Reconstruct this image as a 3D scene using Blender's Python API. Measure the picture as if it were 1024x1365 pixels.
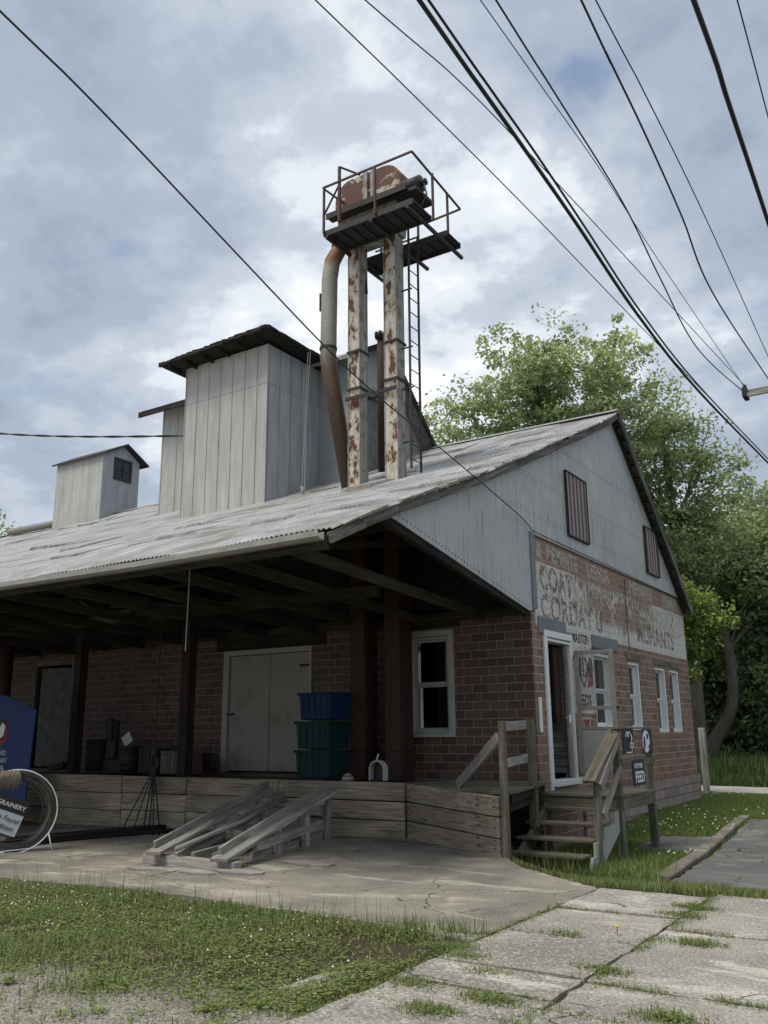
import bpy, bmesh, math, random
import numpy as np
from mathutils import Vector, Matrix
R = math.radians
random.seed(7); rng = np.random.default_rng(7)
sc = bpy.context.scene
for o in list(bpy.data.objects): bpy.data.objects.remove(o)
col = sc.collection

# ------------------------------------------------------------------ camera
CAM = Vector((0, 0, 1.6)); PITCH, ROLL, AZ = R(14.05), R(-0.53), R(32.85)
fw = Vector((-math.sin(AZ)*math.cos(PITCH), math.cos(AZ)*math.cos(PITCH), math.sin(PITCH)))
rt0 = Vector((math.cos(AZ), math.sin(AZ), 0)); up0 = rt0.cross(fw)
rt = rt0*math.cos(ROLL) + up0*math.sin(ROLL); up = up0*math.cos(ROLL) - rt0*math.sin(ROLL)
cd = bpy.data.cameras.new('camera'); cam = bpy.data.objects.new('camera', cd); col.objects.link(cam)
cam.matrix_world = Matrix(((rt.x, up.x, -fw.x, 0), (rt.y, up.y, -fw.y, 0), (rt.z, up.z, -fw.z, 1.6), (0, 0, 0, 1)))
cd.sensor_fit = 'VERTICAL'; cd.sensor_height = 36; cd.lens = 1175/1365*36
cd.clip_end = 3000; cd.clip_start = .05
sc.camera = cam
# ------------------------------------------------------------------ exposure, sky, sun
sc.view_settings.view_transform = 'Standard'; sc.view_settings.look = 'None'
sc.view_settings.exposure = 0.72; sc.view_settings.gamma = 1
SUN_EL, SUN_AZ = 66, 200     # azimuth clockwise from +Y
w = bpy.data.worlds.new('World'); sc.world = w; w.use_nodes = True
nt = w.node_tree; N = nt.nodes; L = nt.links; N.clear()
out = N.new('ShaderNodeOutputWorld')
sky = N.new('ShaderNodeTexSky'); sky.sky_type = 'NISHITA'; sky.sun_disc = False
sky.sun_elevation = R(SUN_EL); sky.sun_rotation = R(SUN_AZ); sky.air_density = 1.2; sky.dust_density = 1.5
bg1 = N.new('ShaderNodeBackground'); bg1.inputs[1].default_value = .09; L.new(sky.outputs[0], bg1.inputs[0])
tc = N.new('ShaderNodeTexCoord'); sep = N.new('ShaderNodeSeparateXYZ'); L.new(tc.outputs['Generated'], sep.inputs[0])
def wm(op, a, b=None):
    n = N.new('ShaderNodeMath'); n.operation = op
    for i, v in enumerate((a, b)):
        if v is None: continue
        if isinstance(v, (int, float)): n.inputs[i].default_value = v
        else: L.new(v, n.inputs[i])
    return n.outputs[0]
zz = wm('ADD', wm('MAXIMUM', sep.outputs[2], 0.0), .28)
cmb = N.new('ShaderNodeCombineXYZ'); L.new(wm('DIVIDE', sep.outputs[0], zz), cmb.inputs[0]); L.new(wm('DIVIDE', sep.outputs[1], zz), cmb.inputs[1])
def wnoise(scale, detail, rough, off, dist=0.0):
    m = N.new('ShaderNodeMapping'); m.inputs['Location'].default_value = off; L.new(cmb.outputs[0], m.inputs[0])
    n = N.new('ShaderNodeTexNoise'); n.inputs['Scale'].default_value = scale; n.inputs['Detail'].default_value = detail
    n.inputs['Roughness'].default_value = rough; n.inputs['Distortion'].default_value = dist; L.new(m.outputs[0], n.inputs[0]); return n.outputs[0]
def wramp(fac, stops):
    r = N.new('ShaderNodeValToRGB'); e = r.color_ramp.elements
    while len(e) > 1: e.remove(e[-1])
    e[0].position, e[0].color = stops[0][0], (*stops[0][1], 1)
    for p, c in stops[1:]:
        x = e.new(p); x.color = (*c, 1)
    r.color_ramp.interpolation = 'EASE'; L.new(fac, r.inputs[0]); return r.outputs[0]
big = wnoise(1.6, 8, .56, (5.3, 2.9, 0), .0); fine = wnoise(5.5, 8, .62, (8.2, 4.4, 2), .0)
mixv = wm('ADD', wm('MULTIPLY', big, .76), wm('MULTIPLY', fine, .24))
ccol = wramp(mixv, [(.36, (.27, .325, .42)), (.44, (.36, .42, .51)), (.51, (.48, .535, .62)), (.56, (.69, .735, .80)), (.635, (1.0, 1.0, 1.0))])
bg2 = N.new('ShaderNodeBackground'); bg2.inputs[1].default_value = .72; L.new(ccol, bg2.inputs[0])
gap = wramp(wm('ADD', wm('MULTIPLY', wnoise(2.6, 6, .55, (1.3, 9.2, 5), .2), .8), wm('MULTIPLY', fine, .2)), [(.0, (1, 1, 1)), (.56, (1, 1, 1)), (.66, (.25, .25, .25))])
mx = N.new('ShaderNodeMixShader'); L.new(gap, mx.inputs[0]); L.new(bg1.outputs[0], mx.inputs[1]); L.new(bg2.outputs[0], mx.inputs[2]); L.new(mx.outputs[0], out.inputs[0])
sl = bpy.data.lights.new('sun', 'SUN'); sl.energy = 2.1; sl.angle = R(24); sl.color = (1, .95, .87)
so = bpy.data.objects.new('sun', sl); col.objects.link(so)
sd = Vector((math.sin(R(SUN_AZ))*math.cos(R(SUN_EL)), math.cos(R(SUN_AZ))*math.cos(R(SUN_EL)), math.sin(R(SUN_EL))))
so.rotation_euler = sd.to_track_quat('Z', 'Y').to_euler(); so.location = (0, -5, 30)

# ------------------------------------------------------------------ materials
class NM:
    def __init__(s, name, rough=.85, spec=.3):
        s.m = bpy.data.materials.new(name); s.m.use_nodes = True; s.t = s.m.node_tree; s.t.nodes.clear()
        s.o = s.n('ShaderNodeOutputMaterial'); s.b = s.n('ShaderNodeBsdfPrincipled')
        s.b.inputs['Roughness'].default_value = rough; s.b.inputs['Specular IOR Level'].default_value = spec
        s.l(s.b.outputs[0], s.o.inputs[0])
    def n(s, t): return s.t.nodes.new(t)
    def l(s, a, b): s.t.links.new(a, b)
    def coord(s, kind='Object'): return s.n('ShaderNodeTexCoord').outputs[kind]
    def attr(s, name='g', outp='Vector'):
        a = s.n('ShaderNodeAttribute'); a.attribute_name = name; return a.outputs[outp]
    def map(s, v, scale=(1, 1, 1), loc=(0, 0, 0), rot=(0, 0, 0)):
        m = s.n('ShaderNodeMapping'); m.inputs['Scale'].default_value = scale; m.inputs['Location'].default_value = loc
        m.inputs['Rotation'].default_value = rot; s.l(v, m.inputs[0]); return m.outputs[0]
    def noise(s, v, scale, detail=4, rough=.55, dist=0.):
        n = s.n('ShaderNodeTexNoise'); s.l(v, n.inputs[0]); n.inputs['Scale'].default_value = scale
        n.inputs['Detail'].default_value = detail; n.inputs['Roughness'].default_value = rough; n.inputs['Distortion'].default_value = dist; return n.outputs[0]
    def math(s, op, a, b=0., c=None, clamp=False):
        n = s.n('ShaderNodeMath'); n.operation = op; n.use_clamp = clamp
        for i, v in enumerate((a, b, c)):
            if v is None: continue
            if isinstance(v, (int, float)): n.inputs[i].default_value = v
            else: s.l(v, n.inputs[i])
        return n.outputs[0]
    def ss(s, v, a, b):
        n = s.n('ShaderNodeMapRange'); n.interpolation_type = 'SMOOTHSTEP'; s.l(v, n.inputs[0])
        n.inputs[1].default_value = a; n.inputs[2].default_value = b; return n.outputs[0]
    def ramp(s, f, stops, interp='LINEAR'):
        r = s.n('ShaderNodeValToRGB'); e = r.color_ramp.elements; r.color_ramp.interpolation = interp
        while len(e) > 1: e.remove(e[-1])
        c = stops[0][1]; e[0].position = stops[0][0]; e[0].color = (*c, 1)
        for p, c in stops[1:]: x = e.new(p); x.color = (*c, 1)
        s.l(f, r.inputs[0]); return r.outputs[0]
    def mix(s, f, a, b, mode='MIX'):
        m = s.n('ShaderNodeMix'); m.data_type = 'RGBA'; m.blend_type = mode
        if isinstance(f, (int, float)): m.inputs[0].default_value = f
        else: s.l(f, m.inputs[0])
        for i, v in ((6, a), (7, b)):
            if isinstance(v, tuple): m.inputs[i].default_value = (*v, 1)
            else: s.l(v, m.inputs[i])
        return m.outputs[2]
    def sep(s, v):
        n = s.n('ShaderNodeSeparateXYZ'); s.l(v, n.inputs[0]); return n.outputs
    def comb(s, x, y, z=0.):
        n = s.n('ShaderNodeCombineXYZ')
        for i, v in enumerate((x, y, z)):
            if isinstance(v, (int, float)): n.inputs[i].default_value = v
            else: s.l(v, n.inputs[i])
        return n.outputs[0]
    def color(s, c):
        if isinstance(c, tuple): s.b.inputs['Base Color'].default_value = (*c, 1)
        else: s.l(c, s.b.inputs['Base Color'])
        return s
    def bump(s, h, strength=.5, dist=.01):
        b = s.n('ShaderNodeBump'); b.inputs['Strength'].default_value = strength; b.inputs['Distance'].default_value = dist
        s.l(h, b.inputs['Height']); s.l(b.outputs[0], s.b.inputs['Normal']); return s

def m_plain(name, c, rough=.7, spec=.3, var=.18, scale=9):
    q = NM(name, rough, spec); n = q.noise(q.attr(), scale, 5, .6)
    q.color(q.mix(n, tuple(x*(1-var*1.6) for x in c), tuple(min(1, x*(1+var)) for x in c))); q.bump(n, .15, .004); return q.m
def m_wood(name, dark, mid, light, green=0., stain=.5, rough=.9):
    q = NM(name, rough, .2); g = q.attr()
    gr = q.noise(q.map(g, (1.6, 34, 34)), 1., 6, .62, .3); kn = q.noise(q.map(g, (.9, 5, 5)), 1.1, 4, .6, .5); bl = q.noise(q.map(g, (1, 2, 2)), 1.3, 5, .6)
    c = q.ramp(gr, [(.3, dark), (.5, mid), (.72, light)])
    c = q.mix(q.ss(kn, .55, .75), c, tuple(x*.45 for x in mid)) if stain else c
    c = q.mix(q.math('MULTIPLY', q.ss(bl, .45, .8), stain), c, tuple(x*.55 for x in mid))
    rnd = q.noise(q.map(g, (.25, .25, .25)), 3., 1, .5); c = q.mix(q.math('MULTIPLY', q.ss(rnd, .35, .65), .35), c, tuple(x*.6 for x in dark))
    if green: c = q.mix(q.math('MULTIPLY', q.ss(q.noise(g, 2.3, 5, .6), .42, .66), green), c, (.075, .085, .035))
    q.color(c); q.bump(gr, .5, .006); return q.m
M = {}
M['wood_grey'] = m_wood('weathered grey wood', (.13, .125, .112), (.29, .28, .25), (.45, .435, .395))
M['wood_tan'] = m_wood('weathered tan plank', (.12, .10, .075), (.33, .28, .215), (.48, .425, .345), 0, .85)
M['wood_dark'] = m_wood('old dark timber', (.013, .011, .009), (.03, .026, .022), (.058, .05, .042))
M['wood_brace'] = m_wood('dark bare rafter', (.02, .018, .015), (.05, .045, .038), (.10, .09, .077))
M['wood_green'] = m_wood('algae stained timber', (.065, .06, .048), (.155, .142, .112), (.25, .235, .195), .38)
M['wood_fascia'] = m_wood('rotting fascia board', (.05, .047, .042), (.14, .13, .115), (.30, .29, .27))
M['iron_dark'] = m_plain('dark rusty iron', (.035, .032, .032), .7, .4, .5, 14)
M['iron_red'] = m_plain('dark red painted steel', (.042, .019, .015), .65, .3, .4, 7)
M['rail_rust'] = m_plain('rust brown angle iron', (.085, .055, .048), .75, .3, .5, 10)
M['iron_brown'] = m_plain('brown rusted steel', (.05, .03, .022), .8, .3, .5, 12)
M['white_trim'] = m_plain('white painted trim', (.72, .73, .72), .6, .3, .08, 8)
M['white_old'] = m_plain('old grey white paint', (.33, .335, .32), .7, .3, .16, 7)
M['flashing'] = m_plain('grey flashing', (.17, .195, .21), .55, .4, .2, 5)
M['door_paint'] = None
M['black'] = m_plain('black paint', (.012, .012, .014), .5, .4, .2)
M['dark_inside'] = m_plain('dark interior', (.02, .018, .016), .95, .1)
M['blue_tub'] = m_plain('blue plastic', (.006, .024, .075), .6, .2, .1)
M['green_tub'] = m_plain('green plastic', (.005, .030, .027), .6, .2, .1)
M['banner_blue'] = m_plain('blue banner cloth', (.006, .032, .13), .6, .3, .1, 3)
M['navy'] = m_plain('dark navy board', (.02, .03, .045), .5, .4, .2)
M['curtain'] = m_plain('pale curtain', (.5, .52, .52), .9, .1, .2, 3)
M['paper'] = m_plain('grey white board', (.42, .46, .48), .7, .3, .08)
M['ink_white'] = m_plain('white lettering', (.7, .72, .72), .6, .3, .05)
M['ink_black'] = m_plain('black lettering', (.02, .02, .022), .6, .3, .05)
M['red'] = m_plain('red disc', (.35, .02, .015), .6, .3, .2)
M['wire'] = m_plain('black cable sheath', (.02, .021, .023), .6, .4, .1)
M['linen'] = m_plain('speckled cloth', (.20, .17, .14), .9, .1, .5, 40)
M['rope'] = m_plain('pale rope', (.38, .38, .36), .9, .1, .2)
M['galv'] = m_plain('dull galvanised metal', (.25, .245, .22), .5, .5, .3, 4)

def m_brick(name, axis, painted=False, wall_x0=0):
    q = NM(name, .62, .35); s_ = q.sep(q.coord()); a = s_[1] if axis == 'y' else s_[0]; z = s_[2]
    v = q.comb(q.math('ADD', a, 50.), q.math('ADD', z, 4.41-.83+.04))
    br = q.n('ShaderNodeTexBrick'); q.l(v, br.inputs[0]); br.inputs['Scale'].default_value = 1.
    br.inputs['Brick Width'].default_value = .331; br.inputs['Row Height'].default_value = .147; br.inputs['Mortar Size'].default_value = .008
    br.inputs['Mortar Smooth'].default_value = .25; br.inputs['Bias'].default_value = -.15
    k = 1.0 if axis == 'y' else .40  # front copy of the brick darkened: porch shade put into its colour
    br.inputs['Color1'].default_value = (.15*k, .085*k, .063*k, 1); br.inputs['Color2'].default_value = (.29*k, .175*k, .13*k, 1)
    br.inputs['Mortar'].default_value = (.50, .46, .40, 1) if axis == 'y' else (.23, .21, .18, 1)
    n1 = q.noise(v, 3.2, 6, .65); n2 = q.noise(v, 40, 4, .6)
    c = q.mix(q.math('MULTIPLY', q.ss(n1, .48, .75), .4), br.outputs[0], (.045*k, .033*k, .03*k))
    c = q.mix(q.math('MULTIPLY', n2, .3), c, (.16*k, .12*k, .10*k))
    if axis == 'y': c = q.mix(q.math('MULTIPLY', q.ss(q.noise(v, .7, 4, .6), .45, .62), .35), c, (.27, .15, .095))
    if axis == 'y':   # general dust and pale bloom on the weather side
        c = q.mix(q.math('MULTIPLY', q.ss(q.noise(v, 1.4, 5, .6), .4, .7), .28), c, (.27, .20, .17))
    if painted:
        za = q.math('SUBTRACT', z, 0.)   # object origin sits on the corner at ground level
        ya = a
        rect = lambda y0, y1, z0, z1: q.math('MULTIPLY', q.math('MULTIPLY', q.ss(ya, y0, y0+.03), q.math('SUBTRACT', 1., q.ss(ya, y1-.03, y1))),
                                             q.math('MULTIPLY', q.ss(za, z0, z0+.03), q.math('SUBTRACT', 1., q.ss(za, z1-.03, z1))))
        pe = q.noise(q.comb(ya, q.math('MULTIPLY', za, .42)), 10, 8, .82); pb = q.noise(v, 1.3, 3, .5)
        pv = q.math('ADD', q.math('MULTIPLY', pe, .72), q.math('MULTIPLY', pb, .28))
        # how much paint survives: most at both ends and along the bottom band, least in the middle
        mid = q.math('MULTIPLY', q.ss(ya, 1.6, 3.4), q.math('SUBTRACT', 1., q.ss(ya, 6.0, 8.2)))
        low = q.math('SUBTRACT', 1., q.ss(za, 3.62, 3.95))
        keep = q.math('SUBTRACT', q.math('ADD', .565, q.math('MULTIPLY', low, .10)), q.math('MULTIPLY', mid, .085))
        d = q.math('MULTIPLY', q.math('SUBTRACT', keep, pv), 18, clamp=True)
        m1 = q.math('MULTIPLY', rect(.17, 10.1, 3.38, 4.56), d)
        d3 = q.math('MULTIPLY', q.math('SUBTRACT', .56, pv), 18, clamp=True)
        m3 = q.math('MULTIPLY', rect(1.78, 2.98, 1.9, 3.5), d3)
        m = q.math('MAXIMUM', m1, m3, clamp=True)
        # the joints keep no paint
        m = q.math('MULTIPLY', m, q.math('SUBTRACT', 1., q.math('MULTIPLY', br.outputs[1], .5)))
        # limewash lingering in the joints of the whole band
        c = q.mix(q.math('MULTIPLY', q.math('MULTIPLY', rect(.17, 10.1, 3.38, 5.0), q.ss(pb, .35, .5)), .22), c, (.36, .30, .27))
        # ochre wash behind the top line of writing
        oc = q.math('MULTIPLY', rect(.17, 10.1, 4.56, 5.0), q.math('MULTIPLY', q.ss(pv, .40, .55), .35))
        c = q.mix(oc, c, (.26, .15, .08))
        c = q.mix(m, c, q.mix(n2, (.46, .45, .41), (.66, .65, .61)))
    q.color(c); q.bump(q.math('ADD', q.math('MULTIPLY', br.outputs[1], -1.), q.math('MULTIPLY', n2, .25)), .7, .008); return q.m
M['brick_shaded'] = m_brick('brown glazed brick in porch shade tone', 'x'); M['brick_side'] = m_brick('weathered painted tile brick', 'y', True)

def m_stone():
    q = NM('rusticated base block', .85, .2); s_ = q.sep(q.coord()); v = q.comb(q.math('ADD', s_[1], 50.11), q.math('ADD', s_[2], 4.3))
    br = q.n('ShaderNodeTexBrick'); q.l(v, br.inputs[0]); br.inputs['Scale'].default_value = 1.; br.inputs['Brick Width'].default_value = .4
    br.inputs['Row Height'].default_value = .2; br.inputs['Mortar Size'].default_value = .009; br.inputs['Mortar Smooth'].default_value = .4
    br.inputs['Color1'].default_value = (.25, .22, .20, 1); br.inputs['Color2'].default_value = (.37, .29, .265, 1); br.inputs['Mortar'].default_value = (.10, .085, .08, 1)
    n = q.noise(v, 14, 6, .7); row = q.ss(s_[2], .1, .31)
    c = q.mix(q.math('MULTIPLY', q.ss(n, .4, .7), .5), br.outputs[0], (.14, .12, .11)); c = q.mix(q.math('MULTIPLY', q.ss(q.noise(v, 3, 5, .6), .5, .7), .4), c, (.38, .33, .30))
    q.color(c); q.bump(q.math('ADD', q.math('MULTIPLY', br.outputs[1], -.8), q.math('MULTIPLY', n, .8)), 1., .03); return q.m
M['stone'] = m_stone()

def m_siding():
    q = NM('corrugated galvanised siding', .5, .45); s_ = q.sep(q.coord()); y, z = s_[1], s_[2]
    wv = q.math('SINE', q.math('MULTIPLY', y, 2*math.pi/.0762)); v = q.comb(y, z)
    st = q.noise(q.map(v, (7., .5, 1)), 1.3, 6, .65); bl = q.noise(v, .8, 4, .55); fi = q.noise(q.map(v, (30, 1.2, 1)), 1., 4, .6)
    c = q.ramp(st, [(.3, (.31, .325, .33)), (.5, (.42, .435, .44)), (.70, (.54, .555, .555))])
    c = q.mix(q.math('MULTIPLY', q.ss(fi, .45, .75), .3), c, (.22, .25, .275))
    sheet = q.n('ShaderNodeTexWhiteNoise'); sheet.noise_dimensions = '2D'
    q.l(q.comb(q.math('FLOOR', q.math('DIVIDE', y, .66)), q.math('FLOOR', q.math('DIVIDE', z, .92))), sheet.inputs['Vector'])
    c = q.mix(q.math('MULTIPLY', sheet.outputs[0], .16), c, (.24, .26, .27))
    c = q.mix(q.math('MULTIPLY', q.math('MULTIPLY', q.ss(st, .48, .64), q.ss(bl, .42, .56)), .8), c, (.215, .20, .165))
    def seam(z0, w=.012):
        return q.math('SUBTRACT', 1., q.ss(q.math('ABSOLUTE', q.math('SUBTRACT', z, z0)), 0., w))
    sm = q.math('MAXIMUM', q.math('MAXIMUM', seam(5.36, .007), seam(6.03, .008)), seam(6.95, .013))
    nl = q.ss(q.math('FRACT', q.math('DIVIDE', y, .152)), .80, .9)
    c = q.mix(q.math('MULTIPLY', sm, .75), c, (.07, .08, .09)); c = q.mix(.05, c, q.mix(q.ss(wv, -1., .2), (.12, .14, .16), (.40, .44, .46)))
    q.color(c); q.bump(q.math('ADD', q.math('MULTIPLY', wv, .5), q.math('MULTIPLY', sm, -.6)), .28, .010); return q.m
M['siding'] = m_siding()

def m_standing(name, axis, lo, hi, tint):
    q = NM(name, .55, .4); s_ = q.sep(q.coord()); a = s_[0] if axis == 'x' else s_[1]; z = s_[2]; v = q.comb(a, z)
    st = q.noise(q.map(v, (6., .7, 1)), 1., 6, .65); bl = q.noise(v, 1.1, 5, .6)
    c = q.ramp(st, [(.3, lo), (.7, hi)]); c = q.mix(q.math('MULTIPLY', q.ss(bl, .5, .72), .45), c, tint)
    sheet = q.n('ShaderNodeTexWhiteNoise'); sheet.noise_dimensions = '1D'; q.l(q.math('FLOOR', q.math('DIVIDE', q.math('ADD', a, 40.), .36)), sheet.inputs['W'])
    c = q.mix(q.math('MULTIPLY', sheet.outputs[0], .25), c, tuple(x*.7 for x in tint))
    q.color(c); q.bump(q.noise(v, 5, 3, .5), .25, .02); return q.m
M['clad_front_lit'] = m_standing('dull zinc lit front tone', 'x', (.32, .32, .30), (.50, .495, .465), (.32, .315, .295))  # lighter, warmer copy of the zinc: daylight on the front put into colour
M['clad_side_shade'] = m_standing('dull zinc shaded side tone', 'y', (.25, .265, .28), (.39, .405, .42), (.25, .26, .265))  # darker, cooler copy of the same zinc: side shade put into colour

def m_roof():
    q = NM('weathered corrugated roof sheet', .6, .4); g = q.attr(); s_ = q.sep(g)   # g = (x, distance down the slope, height)
    v = q.comb(s_[0], s_[1])
    st = q.noise(q.map(v, (6., .45, 1)), 1.2, 8, .74); bl = q.noise(v, .75, 6, .65); fi = q.noise(v, 26, 5, .7)
    c = q.ramp(st, [(.30, (.10, .095, .085)), (.42, (.25, .255, .255)), (.54, (.41, .42, .425)), (.68, (.54, .555, .57))])
    sheet = q.n('ShaderNodeTexWhiteNoise'); sheet.noise_dimensions = '2D'
    q.l(q.comb(q.math('FLOOR', q.math('DIVIDE', s_[0], .66)), q.math('FLOOR', q.math('DIVIDE', s_[1], 2.))), sheet.inputs['Vector'])
    c = q.mix(q.math('MULTIPLY', sheet.outputs[0], .4), c, (.25, .25, .24))
    edge = q.ss(q.math('ADD', s_[0], q.math('MULTIPLY', bl, 4.)), -13., -5.)
    lap = q.math('FRACT', q.math('DIVIDE', s_[1], 2.)); lap_shade = q.math('MAXIMUM', q.ss(lap, .980, .986), q.math('SUBTRACT', 1., q.ss(lap, .0, .02)))
    c = q.mix(q.math('MULTIPLY', lap_shade, q.math('ADD', .45, q.math('MULTIPLY', q.ss(q.noise(q.map(v, (.9, .4, 1)), 1.7, 4, .6), .42, .55), .5))), c, (.05, .045, .04))  # shadow line below each lifted sheet lap painted into the colour
    pat = q.noise(q.map(v, (1., .8, 1)), 2.6, 8, .78); c = q.mix(q.math('MULTIPLY', q.ss(pat, .50, .60), .6), c, q.mix(fi, (.10, .095, .085), (.20, .19, .175))); c = q.mix(q.math('MULTIPLY', q.ss(pat, .46, .38), .4), c, (.50, .515, .53)); c = q.mix(.25, c, (.33, .335, .335))
    corr = q.math('SINE', q.math('MULTIPLY', s_[0], 2*math.pi/.0762)); c = q.mix(q.math('MULTIPLY', q.ss(corr, -.2, -1.), .35), c, (.10, .095, .085))
    rust = q.math('MULTIPLY', q.ss(q.math('ADD', q.math('MULTIPLY', bl, .7), q.math('MULTIPLY', st, .3)), .47, .60), q.math('ADD', .4, q.math('MULTIPLY', edge, .45)))
    c = q.mix(rust, c, q.mix(fi, (.10, .085, .065), (.26, .23, .19)))
    c = q.mix(q.math('MULTIPLY', q.ss(fi, .5, .7), .35), c, (.10, .10, .095))
    q.color(c); q.bump(q.math('ADD', fi, st), .4, .01); return q.m
M['roof'] = m_roof()

def m_peel(name='white paint peeling off rust', sc_=5.5, th=.52):
    q = NM(name, .6, .35); g = q.attr(); s_ = q.sep(q.coord())
    v = q.map(g, (.7, 1.2, 1.2)); n = q.noise(v, sc_, 6, .62, .15); b = q.noise(g, .9, 3, .5); f_ = q.noise(g, 30, 4, .6)
    k = q.math('ADD', q.math('MULTIPLY', n, .75), q.math('MULTIPLY', b, .25))
    m = q.ss(q.math('ADD', k, q.math('MULTIPLY', q.math('SUBTRACT', f_, .5), .05)), th, th+.03)
    wh = q.mix(q.noise(q.map(g, (.6, 9, 9)), 1., 5, .6), (.36, .33, .27), (.60, .59, .55)); ru = q.mix(f_, (.05, .018, .014), (.14, .055, .038))
    halo = q.math('MULTIPLY', q.ss(k, th-.09, th), .6)
    c = q.mix(m, q.mix(halo, wh, (.30, .22, .10)), ru)
    q.color(c); q.bump(q.math('MULTIPLY', m, -1.), .4, .004); return q.m
M['peel'] = m_peel(); M['peel_head'] = m_peel('heavily rusted white paint', 2.8, .478)
def m_peelside():
    q = NM('streaked old galvanised leg side', .6, .35); g = q.attr(); st = q.noise(q.map(g, (.8, 16, 16)), 1., 6, .65); f_ = q.noise(g, 5, 5, .6)
    c = q.ramp(st, [(.3, (.12, .11, .09)), (.5, (.27, .27, .245)), (.7, (.38, .39, .37))]); c = q.mix(q.math('MULTIPLY', q.ss(f_, .5, .62), .7), c, (.13, .085, .05))
    q.color(c); return q.m
M['legside'] = m_peelside()
def m_spout():
    q = NM('rusting galvanised spout', .6, .4); g = q.attr(); z = q.sep(q.coord())[2]; n = q.noise(q.map(g, (1., 5, 5)), 1.4, 6, .65); f_ = q.noise(g, 25, 4, .6)
    c = q.mix(n, (.20, .195, .17), (.34, .335, .30)); lowr = q.math('SUBTRACT', 1., q.ss(q.math('ADD', z, q.math('MULTIPLY', n, 1.6)), 3.2, 4.3)); c = q.mix(lowr, c, q.mix(f_, (.045, .028, .02), (.11, .065, .04)))
    c = q.mix(q.ss(q.math('ADD', z, q.math('MULTIPLY', n, .5)), 5.15, 5.3), c, (.21, .10, .035))
    c = q.mix(q.math('MULTIPLY', q.ss(f_, .5, .6), .4), c, (.14, .10, .06)); q.color(c); return q.m
M['spout'] = m_spout()
def m_concrete(name, base, dark, spots=True, scale=1., exposed=.5):
    q = NM(name, .95, .15); v = q.coord(); n1 = q.noise(v, .55*scale, 6, .6); n2 = q.noise(v, 3.2*scale, 7, .7); n3 = q.noise(v, 42, 5, .8); vo = q.n('ShaderNodeTexVoronoi'); q.l(v, vo.inputs[0]); vo.inputs['Scale'].default_value = 75
    c = q.mix(q.ss(n1, .35, .66), base, dark); c = q.mix(q.math('MULTIPLY', q.ss(n2, .42, .66), .55), c, tuple(x*.62 for x in base))
    c = q.mix(q.math('MULTIPLY', q.ss(q.noise(q.map(v, (.7, 1.5, 1)), 1.3*scale, 7, .7, .5), .52, .64), .75), c, tuple(min(1, x*1.55) for x in base))
    c = q.mix(q.math('MULTIPLY', q.ss(n3, .52, .66), exposed), c, tuple(min(1, x*1.7) for x in base)); c = q.mix(q.math('MULTIPLY', q.ss(n3, .48, .36), exposed), c, tuple(x*.35 for x in base))
    # wandering hairline cracks
    cr = q.n('ShaderNodeTexVoronoi'); cr.feature = 'DISTANCE_TO_EDGE'; cr.inputs['Scale'].default_value = .42
    wv = q.n('ShaderNodeVectorMath'); wv.operation = 'ADD'; q.l(v, wv.inputs[0]); nn = q.n('ShaderNodeTexNoise'); nn.inputs['Scale'].default_value = 2.2; nn.inputs['Detail'].default_value = 5
    q.l(v, nn.inputs[0]); sm = q.n('ShaderNodeVectorMath'); sm.operation = 'SCALE'; sm.inputs[3].default_value = .55; q.l(nn.outputs[1], sm.inputs[0]); q.l(sm.outputs[0], wv.inputs[1]); q.l(wv.outputs[0], cr.inputs[0])
    crk = q.math('SUBTRACT', 1., q.ss(cr.outputs[0], .001, .006)); c = q.mix(q.math('MULTIPLY', crk, q.ss(q.noise(v, 1.4, 3, .5), .45, .6)), c, (.035, .035, .028))
    q.color(c); q.bump(q.math('ADD', q.math('MULTIPLY', n3, .7), q.math('SUBTRACT', q.math('MULTIPLY', n2, 1.2), crk)), .6, .012); return q.m
M['apron'] = m_concrete('oil stained concrete', (.26, .24, .195), (.105, .10, .088), exposed=.6)
M['walk'] = m_concrete('worn exposed aggregate concrete', (.325, .305, .262), (.175, .166, .145), exposed=1.)
M['asphalt'] = m_concrete('old faded asphalt', (.14, .135, .13), (.10, .098, .095), exposed=.5)
M['kerb'] = m_concrete('dirty kerb concrete', (.20, .18, .15), (.11, .10, .085), exposed=.4)
M['farpath'] = m_concrete('pale path', (.30, .285, .26), (.22, .21, .19), exposed=.3)
def m_ground():
    q = NM('soil gravel and turf', 1., .1); v = q.coord(); s_ = q.sep(v); n1 = q.noise(v, .9, 6, .65); n3 = q.noise(v, 70, 5, .8); vo = q.n('ShaderNodeTexVoronoi'); q.l(v, vo.inputs[0]); vo.inputs['Scale'].default_value = 42
    soil = q.mix(n3, (.045, .038, .022), (.10, .085, .055)); gravel = q.ramp(n3, [(.36, (.10, .09, .072)), (.48, (.27, .25, .205)), (.58, (.42, .395, .34)), (.66, (.6, .57, .52))])
    gm = q.math('MULTIPLY', q.math('SUBTRACT', 1., q.ss(q.math('ADD', s_[1], q.math('MULTIPLY', n1, 1.6)), 5.1, 6.0)), q.math('SUBTRACT', 1., q.ss(s_[1], 8., 9.)))
    turf = q.mix(n1, (.035, .06, .014), (.065, .095, .028)); far = q.ss(s_[1], 9., 13.)
    c = q.mix(far, soil, turf); c = q.mix(gm, c, gravel); q.color(c); q.bump(q.math('ADD', n3, vo.outputs[0]), .8, .02); return q.m
M['ground'] = m_ground()
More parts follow.
